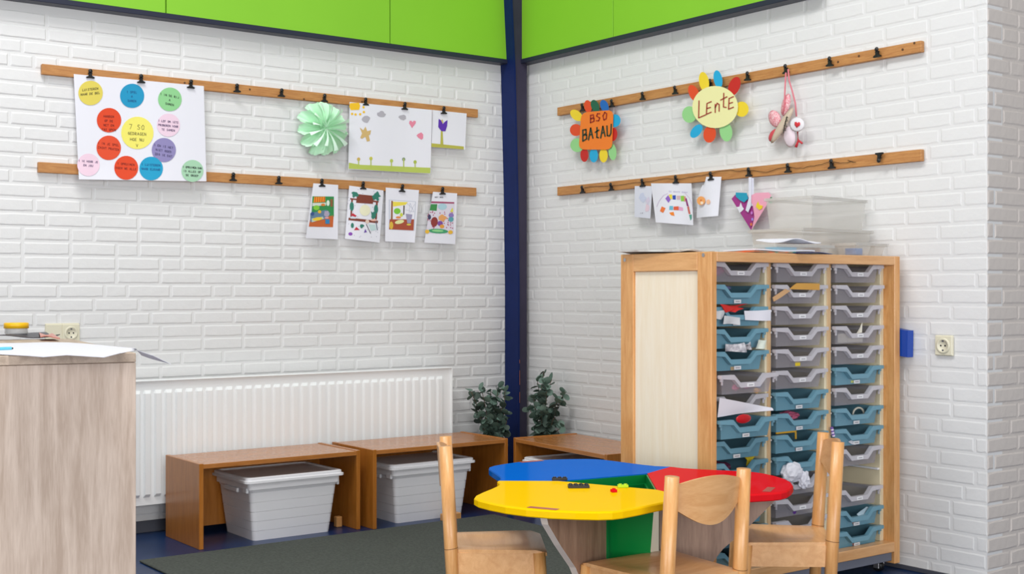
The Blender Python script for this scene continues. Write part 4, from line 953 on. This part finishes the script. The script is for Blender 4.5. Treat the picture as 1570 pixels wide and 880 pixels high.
for c_ in range(3):
    for k in range(14):
        ch = layout[c_][k]
        if ch == '-': continue
        b_ = ch == 'B'
        t = protos[b_] if not used[b_] else copy_tree(protos[b_]); used[b_] = True
        a, b = cells[c_]
        fwd = {(0, 5): .05, (0, 7): .045}.get((c_, k), rt.uniform(0, .006))
        t.location = ((a + b) / 2, YR - .002 - fwd, ZT0 - k * PITCH - .070)
        t.rotation_euler = (0, 0, rt.uniform(-.006, .006))
        if (c_, k) == (2, 9): t.rotation_euler = (radians(-1.5), 0, 0); 
        if (c_, k) == (2, 11): t.rotation_euler = (radians(-2), 0, 0); 
        lab = ('%s %s tray of the %s column' % ('blue' if b_ else 'clear', ORD[k] if k in (0, 13) else ORD[k] + ' from the top', COLN[c_])).replace('blue topmost', 'topmost blue').replace('clear topmost', 'topmost clear')
        lab = '%s tray, %s in %s column' % ('blue' if b_ else 'clear', ORD[k] if k == 0 or k == 13 else ORD[k] + ' from top', COLN[c_])
        if (c_, k) in extra: lab += ', ' + extra[(c_, k)]
        tag(t, lab, 'tray', 'storage trays in the beech cabinet'); TR[(c_, k)] = t
        if (c_, k) in ((0, 1), (2, 7)):
            for ch_ in t.children:
                if ch_.name.startswith('name_label'): ch_.location = (0, .018, -.022)
def sticker(ck, dx, z, w_, h_, m, nm='sticker', rnd=False):
    t = TR[ck]; mb = MB(); y = .0 - .0008 + (.07 - z) * .0
    yy = .008 * (1 - z / .066) - .0012
    if rnd: mb.cyl((dx, yy + .0006, z), (dx, yy, z), w_ / 2, n=12)
    else: mb.box(dx - w_ / 2, dx + w_ / 2, yy, yy + .0006, z - h_ / 2, z + h_ / 2, 0)
    mb.obj(nm, m, t)
sticker((1, 4), -.005, .018, .028, .028, YELC); sticker((0, 4), -.02, .014, .022, .026, cm('#b59c78')); sticker((2, 5), -.02, .016, .02, .02, cm('#c9cf7a')); sticker((1, 8), -.005, .016, .022, .022, cm('#a85a50'))
sticker((1, 11), -.02, .016, .022, .022, PURP, rnd=True); sticker((2, 12), -.01, .018, .022, .022, cm('#a8705c'), rnd=True); sticker((2, 13), -.01, .014, .024, .024, cm('#b8685c'), rnd=True); sticker((1, 7), -.01, .012, .01, .016, cm('#2a4aa0')); sticker((1, 6), -.01, .012, .008, .018, INKG)

def lump(loc, r, m, nm, label, cat, seed, amp=.25, sq=(1, 1, 1), sub=3):
    bm = bmesh.new(); bmesh.ops.create_icosphere(bm, subdivisions=sub, radius=1); q = random.Random(seed)
    for v in bm.verts:
        v.co *= 1 + q.uniform(-amp, amp); v.co = Vector((v.co.x * r * sq[0], v.co.y * r * sq[1], v.co.z * r * sq[2]))
    mb = MB(); mb.bm(bm); mb.v = [tuple(Vector(v) + Vector(loc)) for v in mb.v]
    return single(mb, nm, m, label, cat)
def sheet3(q, m, nm, label, cat, warp=.004, nu=8, nv=6, seed=1, th=(0, -.0008, 0)):
    q = [Vector(a) for a in q]; rr = random.Random(seed); ph_ = rr.uniform(0, 6)
    f = lambda u, v: (q[0].lerp(q[1], u)).lerp(q[3].lerp(q[2], u), v) + Vector((0, -warp * sin(u * 6 + ph_) * (.3 + v), warp * .6 * sin(v * 5 + u * 3 + ph_)))
    return single(MB().grid(f, nu, nv, thick=th), nm, m, label, cat)
def tz(k): return ZT0 - k * PITCH
YT = YR - .02
def PF(x, y, c=YT - .004): return P(x, y, 1, c)
lump((-.99, YR + .06, tz(0) - .028), .03, PINKM, 'pink_cloth', 'pink cloth in the topmost clear tray of the left column', 'cloth', 3, .2, (1.4, 1, .6))
lump((-.96, YR + .06, tz(1) - .012), .03, cm('#6b6f9a'), 'purple_folder', 'purplish item in the blue tray just below the top of the left column', 'craft item', 4, .05, (1.8, 1, .35))
sheet3([PF(1104, 467), PF(1118, 463 + 5), PF(1146, 466), PF(1112, 479)], REDC, 'red_cloth', 'red felt cloth draped over the front of a blue tray, left column', 'cloth', .003)
sheet3([PF(1103, 467), PF(1140, 472), PF(1126, 479), PF(1114, 478)], REDC, 'red_cloth', 'second fold of red felt in the same blue tray', 'cloth', .003, seed=3)
sheet3([PF(1141, 476), PF(1182, 475), PF(1182, 491), PF(1143, 491)], PAPER, 'paper_note', 'white taped note sticking out at the right of a blue tray', 'paper', .003, seed=5)
sheet3([PF(1098, 476), PF(1113, 476), PF(1107, 490), PF(1098, 488)], PAPER2, 'paper_note', 'white taped note at the left of the third blue tray front', 'paper', .003, seed=6)
sheet3([PF(1110, 485), PF(1134, 486), PF(1133, 498), PF(1107, 497)], PAPER2, 'paper_note', 'crumpled grey note at the middle of the third blue tray front', 'paper', .004, seed=8)
o = sheet3([PF(1112, 528), PF(1140, 524), PF(1143, 538), PF(1111, 541)], mat('scribbled_paper', '#dcdce0', .7, noise=1, nscale=60, col2='#8c8c94'), 'crumpled_paper', 'crumpled scribbled paper hanging over the fourth tray front, left column', 'paper', .008, seed=9)
sheet3([PF(1140, 528), PF(1150, 524), PF(1152, 533), PF(1143, 538)], mat('dark_scribble', '#55555c', .7, noise=1, nscale=90, col2='#d0d0d4'), 'crumpled_paper', 'dark scribbled paper scrap beside the crumpled paper, left column', 'paper', .006, seed=10)
sheet3([PF(1163, 521), PF(1175, 521), PF(1171, 534), PF(1158, 536)], mat('greenish_card', '#d5dfd2', .6), 'paper_note', 'pale green card slip standing at the right of the left column', 'paper', .003, seed=11)
for i, (px, py, h) in enumerate(((1128, 594, '#c8587c'), (1145, 592, '#c04a86'), (1162, 590, '#7aa0d0'), (1161, 598, '#d8a868'))):
    p = P(px, py, 1, YR - .03); lump(p, .013, cm(h), 'craft_piece', ['pink craft piece, left one in the pulled-out clear tray', 'magenta craft piece, middle one in the pulled-out clear tray', 'pale blue craft piece in the pulled-out clear tray', 'tan craft piece at the bottom of the pulled-out clear tray'][i], 'craft piece', 20 + i, .25, (1.3, .6, .8), 2)
sheet3([P(1103, 611, 1, YR - .06), P(1183, 624, 1, YR - .045), P(1184, 629, 1, YR - .05), P(1098, 640, 1, YR - .04)], PAPER, 'paper_sheet', 'folded white sheet standing up in the pulled-out blue tray, left column', 'paper', .004, seed=13)
lump(P(1140, 642, 1, YR - .068), .022, mat('glossy_red', '#b8141c', .3), 'red_oval', 'glossy red oval resting on paper in the pulled-out blue tray', 'craft piece', 30, .02, (1.75, .3, .75))
lump((-.985, YR + .05, tz(9) - .022), .035, cm('#561c3e'), 'purple_cloth', 'dark purple cloth in the blue tray behind the red table top', 'cloth', 31, .2, (1.5, 1, .6))
p = P(1150, 701, 1, YR + .03); mb = MB()
pts = [((.030 if i % 2 == 0 else .013) * cos(pi / 2 + i * pi / 5), (.030 if i % 2 == 0 else .013) * sin(pi / 2 + i * pi / 5)) for i in range(10)]
mb.prism(pts, lambda a, b: (p.x + a, p.y, p.z - .006 + b), lambda a, b: (p.x + a, p.y + .004, p.z - .006 + b)); single(mb, 'yellow_star', YELC, 'yellow star shape sticking up from a blue tray, left column', 'star')
sheet3([PF(1221, 434), PF(1256, 435), PF(1256, 445), PF(1210, 443)], mat('tan_wood_strip', '#cf9a45', .5), 'wooden_strip', 'tan wooden strip lying across the second clear tray, middle column', 'strip', .001, seed=2, th=(0, -.003, 0))
sheet3([PF(1184, 456), PF(1204, 443), PF(1212, 446), PF(1186, 462)], mat('tan_wood_strip2', '#cda274', .5), 'wooden_strip', 'broken end of the wooden strip slanting down to the left', 'strip', .001, seed=2, th=(0, -.003, 0))
lump((-.60, YR + .05, tz(7) - .02), .03, cm('#b85a78'), 'pink_cloth', 'pink lace cloth in a blue tray of the middle column', 'cloth', 33, .2, (1.6, 1, .6))
mb = MB(); p = P(1190, 664, 1, YR + .01); q2 = P(1221, 663, 1, YR + .01)
mb.box(p.x, q2.x, YR + .008, YR + .014, p.z - .004, p.z + .004, .001); mb.box(q2.x - .006, q2.x, YR + .008, YR + .014, p.z - .03, p.z, .001); single(mb, 'plastic_square', mat('yellow_plastic', '#d9a423', .4), 'yellow plastic frame in a blue tray of the middle column', 'frame')
lump(P(1214, 724, 1, YR - .02), .05, PAPER, 'crumpled_paper', 'crumpled white paper heaped in a clear tray behind the small chair', 'paper', 35, .10, (1.0, .6, .75))
lump(P(1232, 735, 1, YR - .03), .04, PAPER, 'crumpled_paper', 'smaller crumpled white paper right of the heap', 'paper', 36, .2, (.7, .5, .8))
sheet3([P(1318, 503, 1, YR - .018), P(1322, 494, 1, YR - .018), P(1321, 510, 1, YR - .018), P(1312, 512, 1, YR - .018)], mat('cream_paper', '#ddd8c8', .6), 'paper_note', 'cream paper point standing up in the right column', 'paper', .001, seed=3)
o = single(MB().box(-.35, -.20, YR + .012, YR + .018, tz(3) - .066, tz(3) - .03, .001), 'cream_card', mat('cream_paper', '#ddd8c8', .6), 'cream card lying inside the fourth clear tray of the right column', 'card')
lump((-.30, YR + .04, tz(5) - .02), .024, PURP, 'purple_cloth', 'small purple item in the sixth tray of the right column', 'cloth', 41, .2, (1.1, 1, .6))
mb = MB(); p = P(1316, 632, 1, YR + .03); mb.tube([(p.x + .035 * cos(a), p.y, p.z - .01 + .028 * sin(a)) for a in [2 * pi * i / 20 for i in range(21)]], .004, 6); single(mb, 'cream_ring', mat('cream_paper', '#ddd8c8'), 'cream ring standing in a blue tray of the right column', 'ring')
a_ = P(1275, 655, 1, YR - .022); b_ = P(1278, 669, 1, YR - .022)
mb = MB()
for i in range(6):
    mb.m = i % 2; mb.cyl(a_.lerp(b_, i / 6), a_.lerp(b_, (i + 1) / 6), .006, n=8)
single(mb, 'striped_pen', [cm('#7a5aa8'), cm('#e8d8ec')], 'purple and white striped pen standing beside the middle divider', 'pen')
sheet3([P(1300, 678, 1, YR + .0), P(1330, 660, 1, YR + .02), P(1335, 668, 1, YR + .02), P(1310, 682, 1, YR)], PAPER, 'paper_sheet', 'white paper lying in a blue tray of the right column', 'paper', .003, seed=7)
sheet3([P(1313, 789, 1, YR - .005), P(1328, 776, 1, YR + .01), P(1335, 780, 1, YR + .01), P(1322, 795, 1, YR - .005)], mat('clear_film', '#b7cdd8', .3), 'plastic_film', 'clear plastic film in the second lowest blue tray, right column', 'plastic film', .003, seed=7)

# ------------------------------------------------------------ on top of the cabinet
def open_box(nm, label, cx_, cy_, z0, w_, d_, h_, rz, m, flare=.012, rim=.010):
    t = thing(nm, label, 'box', (cx_, cy_, z0), rz, 'clear plastic boxes on the cabinet')
    wt, dt = w_ / 2, d_ / 2; wb, db = wt - flare, dt - flare
    mb = MB(); vs = [(-wb, -db, 0), (wb, -db, 0), (wb, db, 0), (-wb, db, 0), (-wt, -dt, h_), (wt, -dt, h_), (wt, dt, h_), (-wt, dt, h_)]
    mb.add(vs, [[3, 2, 1, 0], [0, 1, 5, 4], [1, 2, 6, 5], [2, 3, 7, 6], [3, 0, 4, 7]]); mb.obj('box_body', m, t)
    mb = MB(); r = rim
    for x0, x1, y0, y1 in ((-wt - r, wt + r, -dt - r, -dt), (-wt - r, wt + r, dt, dt + r), (-wt - r, -wt, -dt, dt), (wt, wt + r, -dt, dt)): mb.box(x0, x1, y0, y1, h_ - .012, h_, .001)
    mb.obj('rim', m, t); return t
open_box('clear_box', 'lower wide clear plastic box on the cabinet, carrying the larger one', -.25, -2.325, CZ + .001, .44, .26, .108, radians(2), TCLR2)
open_box('clear_box', 'large cloudy clear box stacked highest on the cabinet', -.248, -2.35, CZ + .110, .385, .22, .125, radians(6), TCLR2, .012, .006)
open_box('clear_box', 'shallow clear tray at the front of the cabinet top with papers on it', -.60, -2.535, CZ + .001, .28, .11, .035, radians(-5), TCLR2)
open_box('clear_box', 'small clear box with a blue block at the right front of the cabinet top', -.24, -2.53, CZ + .001, .10, .10, .05, 0, TCLR2)
open_box('clear_box', 'small empty clear box at the right corner of the cabinet top', -.11, -2.51, CZ + .001, .07, .10, .05, 0, TCLR2)
single(MB().box(-.275, -.215, -2.555, -2.515, CZ + .004, CZ + .03, .002), 'blue_block', cm('#4d86c8'), 'blue block inside the small clear box on the cabinet', 'block')
single(MB().box(-.70, -.60, -2.55, -2.48, CZ + .004, CZ + .028, .002), 'blue_box', cm('#58a8c8'), 'light blue box inside the shallow clear tray on the cabinet', 'block')
single(MB().box(-.50, -.465, -2.55, -2.50, CZ + .004, CZ + .03, .002), 'peach_box', cm('#e0bea2'), 'peach coloured box inside the shallow clear tray on the cabinet', 'block')
def top_sheet(px, z, m, label, th=.0015, warp=.004, nm='paper_sheet', cat='paper', seed=1):
    q = [P(a, b, 2, z) for a, b in px]; return sheet3(q, m, nm, label, cat, warp * .2, seed=seed, th=(0, 0, -th))
def cab_sheet(x0, x1, y0, y1, z, m, nm, label, cat, curl=.01, th=.0015, rz=0, seed=1):
    cx_, cy_ = (x0 + x1) / 2, (y0 + y1) / 2; R = Matrix.Rotation(rz, 3, 'Z'); r = random.Random(seed).uniform(0, 6)
    f = lambda u, v: Vector((cx_, cy_, z + curl * (.5 + .5 * sin(u * 7 + v * 2 + r)))) + R @ Vector(((u - .5) * (x1 - x0), (v - .5) * (y1 - y0), 0))
    return single(MB().grid(f, 14, 8, thick=(0, 0, -th)), nm, m, label, cat)
cab_sheet(-1.132, -.93, -2.44, -2.135, CZ + .007, mat('magazine_grey', '#d4d6d2', .5, noise=.4, nscale=14, col2='#a8988f'), 'magazine', 'grey magazine overhanging the back left corner of the cabinet top', 'magazine', .008, .006, .1, 2)
cab_sheet(-.90, -.66, -2.60, -2.44, CZ + .006, mat('colourful_cover', '#e06a3c', .5, noise=1, nscale=12, col2='#2b9a86'), 'magazine', 'colourful booklet at the front of the cabinet top', 'magazine', .002, .005, .05, 3)
cab_sheet(-.86, -.55, -2.59, -2.42, CZ + .013, PAPER, 'paper_sheet', 'white papers lying over the colourful booklet on the cabinet', 'paper', .003, .005, -.05, 4)
cab_sheet(-.68, -.46, -2.612, -2.50, CZ + .004, mat('navy_folder', '#1e2a6a', .35), 'folder', 'dark blue folder at the front edge of the cabinet top', 'folder', .004, .002, .12, 5)
cab_sheet(-.70, -.48, -2.56, -2.44, CZ + .045, PAPER, 'paper_sheet', 'curled white papers on the shallow clear tray', 'paper', .016, .003, -.1, 6)

# ------------------------------------------------------------ three-winged play table
TC = Vector((-1.695, -2.781, 0)); TH = .53
tb = thing('play_table', 'three-winged play table with yellow, blue and red tops', 'table', TC)
prof = [(-60, .385), (-52, .378), (-45, .395), (-38, .43), (-32, .475), (-27, .52), (-24, .542), (-20, .555), (-14, .563), (-7, .572), (0, .575), (7, .572), (14, .563), (20, .555), (24, .542), (27, .52), (32, .475), (38, .43), (45, .395), (52, .378), (60, .385)]
RI = .195
def wing(ax_, m, nm, lab, kk=1):
    def pt(a, r):
        r = .385 + (r - .385) * kk if r > .385 else r
        a = radians(ax_ + a); return Vector((r * cos(a), r * sin(a)))
    base = [pt(a, r) for a, r in prof]
    inn = [pt(60, RI), pt(-60, RI)]
    # smooth outline
    out = base + [pt(60, RI), pt(-60, RI)]
    def scaled(e): # inset outline by e along radius
        return [p_ * (1 - e / p_.length) if i < len(base) else p_ for i, p_ in enumerate(out)]
    lv = [(TH - .024, .004), (TH - .021, .0), (TH - .005, .0), (TH - .001, .003), (TH, .008)]
    n = len(out); vs = []
    for z, e in lv: vs += [(p_.x, p_.y, z) for p_ in scaled(e)]
    fs = [[k * n + i, k * n + (i + 1) % n, (k + 1) * n + (i + 1) % n, (k + 1) * n + i] for k in range(4) for i in range(n)]
    # top and bottom as strips between the arc and the chord
    def cap(k, rev):
        A_ = list(range(k * n, k * n + len(base))); c0 = (vs[k * n + n - 1], vs[k * n + n - 2])
        mids = [tuple(Vector(c0[0]).lerp(Vector(c0[1]), i / (len(base) - 1))) for i in range(len(base))]
        m0 = len(vs); vs.extend(mids)
        for i in range(len(base) - 1):
            f = [A_[i], A_[i + 1], m0 + i + 1, m0 + i]; fs.append(f[::-1] if rev else f)
    cap(4, True); cap(0, False)
    mb = MB(); mb.add(vs, fs)
    return mb.obj(nm, m, tb, label=lab)
wy = wing(202, YEL, 'table_wing', 'glossy yellow wing', 1.02); wb_ = wing(82, BLU, 'table_wing', 'glossy blue wing', .88); wr = wing(322, REDM, 'table_wing', 'glossy red wing', .76)
# maker's plates on the wings
for ax_, r in ((206, .555), (84, .53), (302, .46)):
    a = radians(ax_); c_ = Vector((r * cos(a), r * sin(a))); tdir = Vector((-sin(a), cos(a))); rd = Vector((cos(a), sin(a)))
    q = [c_ + tdir * x + rd * y for x, y in ((-.045, -.012), (.045, -.012), (.045, .012), (-.045, .012))]
    MB().add([(p_.x, p_.y, TH + .0006) for p_ in q], [[0, 1, 2, 3]]).obj('badge', mat('badge_red', '#b5503c' if ax_ != 302 else '#b8a8a0', .3), tb)
# green bin in the triangular middle
def tri(r, z, rot=142): return [(r * cos(radians(rot + 120 * k)), r * sin(radians(rot + 120 * k)), z) for k in range(3)]
mb = MB(); vs = tri(.196, TH - .003) + tri(.196, TH - .03) + tri(.172, TH - .031) + tri(.158, .285) + tri(.155, .288) + tri(.186, TH - .003)
fs = [[k * 3 + i, k * 3 + (i + 1) % 3, (k + 1) * 3 + (i + 1) % 3, (k + 1) * 3 + i] for k in (0, 1, 2) for i in range(3)] + [[9, 10, 11], [12, 13, 14]]
fs += [[12 + i, 12 + (i + 1) % 3, 15 + (i + 1) % 3, 15 + i] for i in range(3)] + [[i, (i + 1) % 3, 15 + (i + 1) % 3, 15 + i] for i in range(3)]
mb.add(vs, fs); mb.obj('green_bin', GRN, tb)
lp = [(.085, .50), (.085, 0), (.32, 0), (.30, .04), (.265, .10), (.25, .18), (.262, .24), (.285, .28), (.315, .32), (.36, .36), (.405, .40), (.445, .44), (.475, .47), (.49, .505), (.085, .505)]
lp = [(.12, .0), (.30, 0), (.275, .04), (.255, .10), (.25, .18), (.262, .24), (.285, .28), (.315, .32), (.36, .36), (.405, .40), (.445, .44), (.475, .47), (.49, .505), (.12, .505)]
for ax_ in (202, 82, 322):
    a = radians(ax_); e = Vector((cos(a), sin(a))); nn = Vector((-sin(a), cos(a))) * .011
    mb = MB(); n = len(lp)
    A_ = [(e.x * r + nn.x, e.y * r + nn.y, z) for r, z in lp]; B2 = [(e.x * r - nn.x, e.y * r - nn.y, z) for r, z in lp]
    # faces as quads between the inner edge and the curve
    cur = list(range(1, 13))
    inner = [(e.x * .12 + nn.x * s_, e.y * .12 + nn.y * s_, lp[i][1]) for s_ in (1, -1) for i in cur]
    for side, P_, off in ((1, A_, 0), (-1, B2, 12)):
        vs = [P_[i] for i in cur] + inner[off:off + 12]
        mb.add(vs, [[i, i + 1, 13 + i, 12 + i] for i in range(11)])
    mb.add(inner, [[0, 11, 23, 12]])
    mb.m = 1; mb.add([A_[i] for i in cur] + [B2[i] for i in cur], [[i, i + 1, 13 + i, 12 + i] for i in range(11)])
    mb.obj('leg_board', [WALNUT, LEGEDGE], tb)
MB().lathe([(0, .27), (.17, .27), (.17, .284), (0, .284)], n=3).obj('bin_shelf', WALNUT, tb)
# bricks on the table
def studs(cx_, cy_, rz, nx, ny, m, label, h=.0096):
    t = thing('toy_brick', label, 'toy brick', (cx_, cy_, TH + .0006), rz, 'toy bricks on the play table')
    MB().box(-nx * .008, nx * .008, -ny * .008, ny * .008, 0, h, .0006).obj('brick_body', m, t)
    mb = MB()
    for i in range(nx):
        for j in range(ny): mb.cyl((-nx * .008 + .008 + i * .016, -ny * .008 + .008 + j * .016, h), (-nx * .008 + .008 + i * .016, -ny * .008 + .008 + j * .016, h + .003), .005, n=10)
    mb.obj('studs', m, t)
for (px, py, rz, nx, ny, m, l) in ((887, 747.5, -35, 4, 2, BLACK, 'flat black toy brick on the yellow table wing'), (858, 736.5, -35, 3, 1, BLACK, 'small black toy brick on the seam of yellow and blue'), (941, 754.5, -20, 1, 1, REDM, 'tiny red toy brick on the yellow table wing'), (955, 747.5, -35, 2, 1, mat('lime_plastic', '#b4e010', .3), 'lime green toy piece at the edge of the green bin')):
    p = P(px, py, 2, TH); studs(p.x, p.y, radians(rz), nx, ny, m, l, .008)

# ------------------------------------------------------------ children's chairs
def make_chair(label, TOP=.645, SH=.33, D=.295):
    """front = +y, centre of seat rear at origin"""
    t = thing('chair', label, 'chair', (0, 0, 0), 0, "small beech children's chairs")
    hb, hf = .138, .158
    pr_ = .021
    for s_ in (-1, 1):
        mb = MB()
        pts = [(s_ * (hb + .006), .017, 0), (s_ * hb, 0, SH), (s_ * (hb - .003), -.018, TOP)]
        mb.tube(pts, [.018, .021, .020], 18)
        mb.obj('back_post', BEECH, t)
        mb = MB().cyl((s_ * (hb), -.0, SH + .001), (s_ * (hb), -.0003, SH + .0032), pr_ + .0006, n=18, caps=False)
        mb.obj('post_ring', mat('beech_groove', '#8d6238', .6), t)
        mb = MB(); mb.tube([(s_ * (hf + .008), D - .004, 0), (s_ * (hf - .010), D - .024, SH - .012)], [.0165, .020], 18)
        mb.obj('front_leg', BEECH, t)
    # seat: scooped plywood
    def seat(u, v):
        hw = hb + .0 + (hf - hb + .004) * min(1, v * 1.2); x = (u - .5) * 2 * hw
        e = max(0, abs(u - .5) * 2 - .86) / .14
        if v < .06: x *= .86
        y = -.012 + v * (D + .012)
        dish = -.010 * max(0, 1 - ((u - .5) / .34) ** 2) * max(0, 1 - ((v - .42) / .36) ** 2)
        z = SH + dish - .010 * max(0, v - .9) / .1 - .002 * e
        return (x * (1 - .05 * max(0, v - .93) / .07), y, z)
    MB().grid(seat, 18, 18, thick=(0, 0, -.010)).obj('seat', BEECHX, t)
    zt, zb = SH - .012, SH - .080
    for s_ in (-1, 1):
        mb = MB(); a0, a1 = (s_ * (hb - .004), .012), (s_ * (hf - .014), D - .034)
        th = .009
        mb.add([(a0[0] - s_ * th, a0[1], zb), (a0[0] + s_ * th, a0[1], zb), (a1[0] + s_ * th, a1[1], zb), (a1[0] - s_ * th, a1[1], zb), (a0[0] - s_ * th, a0[1], zt), (a0[0] + s_ * th, a0[1], zt), (a1[0] + s_ * th, a1[1], zt), (a1[0] - s_ * th, a1[1], zt)],
               [[0, 1, 2, 3], [4, 5, 6, 7], [0, 1, 5, 4], [1, 2, 6, 5], [2, 3, 7, 6], [3, 0, 4, 7]])
        mb.obj('side_apron', BEECHX, t)
    MB().box(-hf + .02, hf - .02, D - .048, D - .030, zb, zt, .001).obj('front_apron', BEECHX, t)
    MB().box(-hb + .012, hb - .012, -.008, .010, zb, zt, .001).obj('rear_apron', BEECHX, t)
    # curved backrest between the posts
    def back(u, v):
        x = (u - .5) * 2 * (hb - .006); q = 1 - (abs(u - .5) * 2) ** 2
        ztop = TOP - .029 + .024 * q; zbot = TOP - .085 - .056 * q ** 1.3
        z = zbot + (ztop - zbot) * v
        return (x, -.016 - .030 * q + .010 * (1 - v), z)
    MB().grid(back, 20, 6, thick=(0, .009, 0)).obj('backrest', BEECHX, t)
    return t
def seat_at(t, rear, heading):   # heading: direction the chair faces
    t.location = (rear[0], rear[1], 0); t.rotation_euler = (0, 0, heading - pi / 2)
ch1 = make_chair('beech chair left of the table, seen from its side')
h = radians(-34); d1 = Vector((cos(h), sin(h))); side = Vector((-d1.y, d1.x))
near = Vector((-2.149, -2.509)); c1 = near + side * .138
seat_at(ch1, c1, h)
ch2 = make_chair('x', .622, .335, .36); ch2['label'] = 'beech chair in front of the table with its curved backrest towards the viewer'
seat_at(ch2, (-1.803, -3.250), radians(88))
ch3 = copy_tree(ch1); ch3['label'] = 'beech chair right of the table in front of the trays'
seat_at(ch3, (-1.028, -3.034), radians(139))

# ------------------------------------------------------------ eucalyptus in the corner
LEAFM = [mat('eucalyptus_leaf', '#6f8a7c', .6, noise=.35, nscale=30), mat('eucalyptus_leaf_dark', '#46594f', .6, noise=.35, nscale=30)]
def leaf_mesh(m):
    mb = MB(); n = 9; vs = [(0, 0, 0)]
    for i in range(n):
        a = 2 * pi * i / n; vs.append((.5 + .5 * cos(a + pi), .46 * sin(a + pi), .10 * (abs(sin(a)))))
    vs.append((.5, 0, -.03)); mb.add(vs[1:], [[i, (i + 1) % n, n] for i in range(n)], True)
    return mb.mesh('leaf', m)
LM = [leaf_mesh(m) for m in LEAFM]
def plant(label, base, outline, nst, seed, per):
    """outline: tip positions (world) of the stems"""
    t = thing('eucalyptus_bunch', label, 'plant', base); q = random.Random(seed)
    MB().lathe([(0, 0), (.055, 0), (.065, .05), (.055, .16), (.04, .22), (.045, .24), (.040, .24), (.035, .22)], n=20).obj('vase', mat('vase_white', '#d8d6d0', .4), t)
    for tip in outline:
        b = Vector(base) + Vector((q.uniform(-.02, .02), q.uniform(-.02, .02), .2)); tp = Vector(tip)
        mid = b.lerp(tp, .55) + Vector((q.uniform(-.03, .03), q.uniform(-.03, .03), .04))
        pts = []
        for k in range(9):
            u = k / 8; pts.append((b.lerp(mid, u)).lerp(mid.lerp(tp, u), u) - Vector(base))
        MB().tube(pts, .0018, 5).obj('stem', mat('stem_brown', '#5a4a3a', .7), t)
        for k in range(per):
            u = .28 + .72 * k / (per - 1); i = min(int(u * 8), 7); p = pts[i].lerp(pts[i + 1], u * 8 - i)
            for s_ in (0, 1):
                o = bpy.data.objects.new('leaf', LM[0 if q.random() < .6 else 1]); COL.objects.link(o); o.parent = t; o.location = p
                sc = q.uniform(.042, .062) * (1 - .2 * u); o.scale = (sc, sc, sc)
                o.rotation_euler = (q.uniform(-1.2, 1.2), q.uniform(-1.0, .9), q.uniform(0, 2 * pi))
    return t
def wp(px, py, x=None, y=None):
    v = P(px, py, 0, x) if x is not None else P(px, py, 1, y); v.y = min(v.y, -.03); v.x = min(v.x, -.03); return v
plant('lower eucalyptus bunch in the corner left of the blue column', (-.30, -.20, 0), [wp(722, 600, y=-.16), wp(738, 596, y=-.20), wp(752, 600, y=-.14), wp(764, 594, y=-.20), wp(774, 600, y=-.22), wp(730, 625, y=-.15), wp(770, 625, y=-.25), wp(745, 640, y=-.2), wp(777, 645, y=-.26), wp(757, 622, y=-.22), wp(750, 660, y=-.2), wp(768, 658, y=-.2)], 9, 5, 10)
plant('taller eucalyptus bunch right of the blue column against the right wall', (-.16, -.42, 0), [wp(834, 570, x=-.12), wp(824, 585, x=-.14), wp(846, 582, x=-.10), wp(866, 600, x=-.08), wp(818, 605, x=-.16), wp(855, 612, x=-.12), wp(812, 628, x=-.18), wp(838, 600, x=-.15), wp(830, 630, x=-.18), wp(850, 640, x=-.14), wp(862, 655, x=-.1), wp(826, 655, x=-.18), wp(840, 655, x=-.16)], 9, 9, 10)
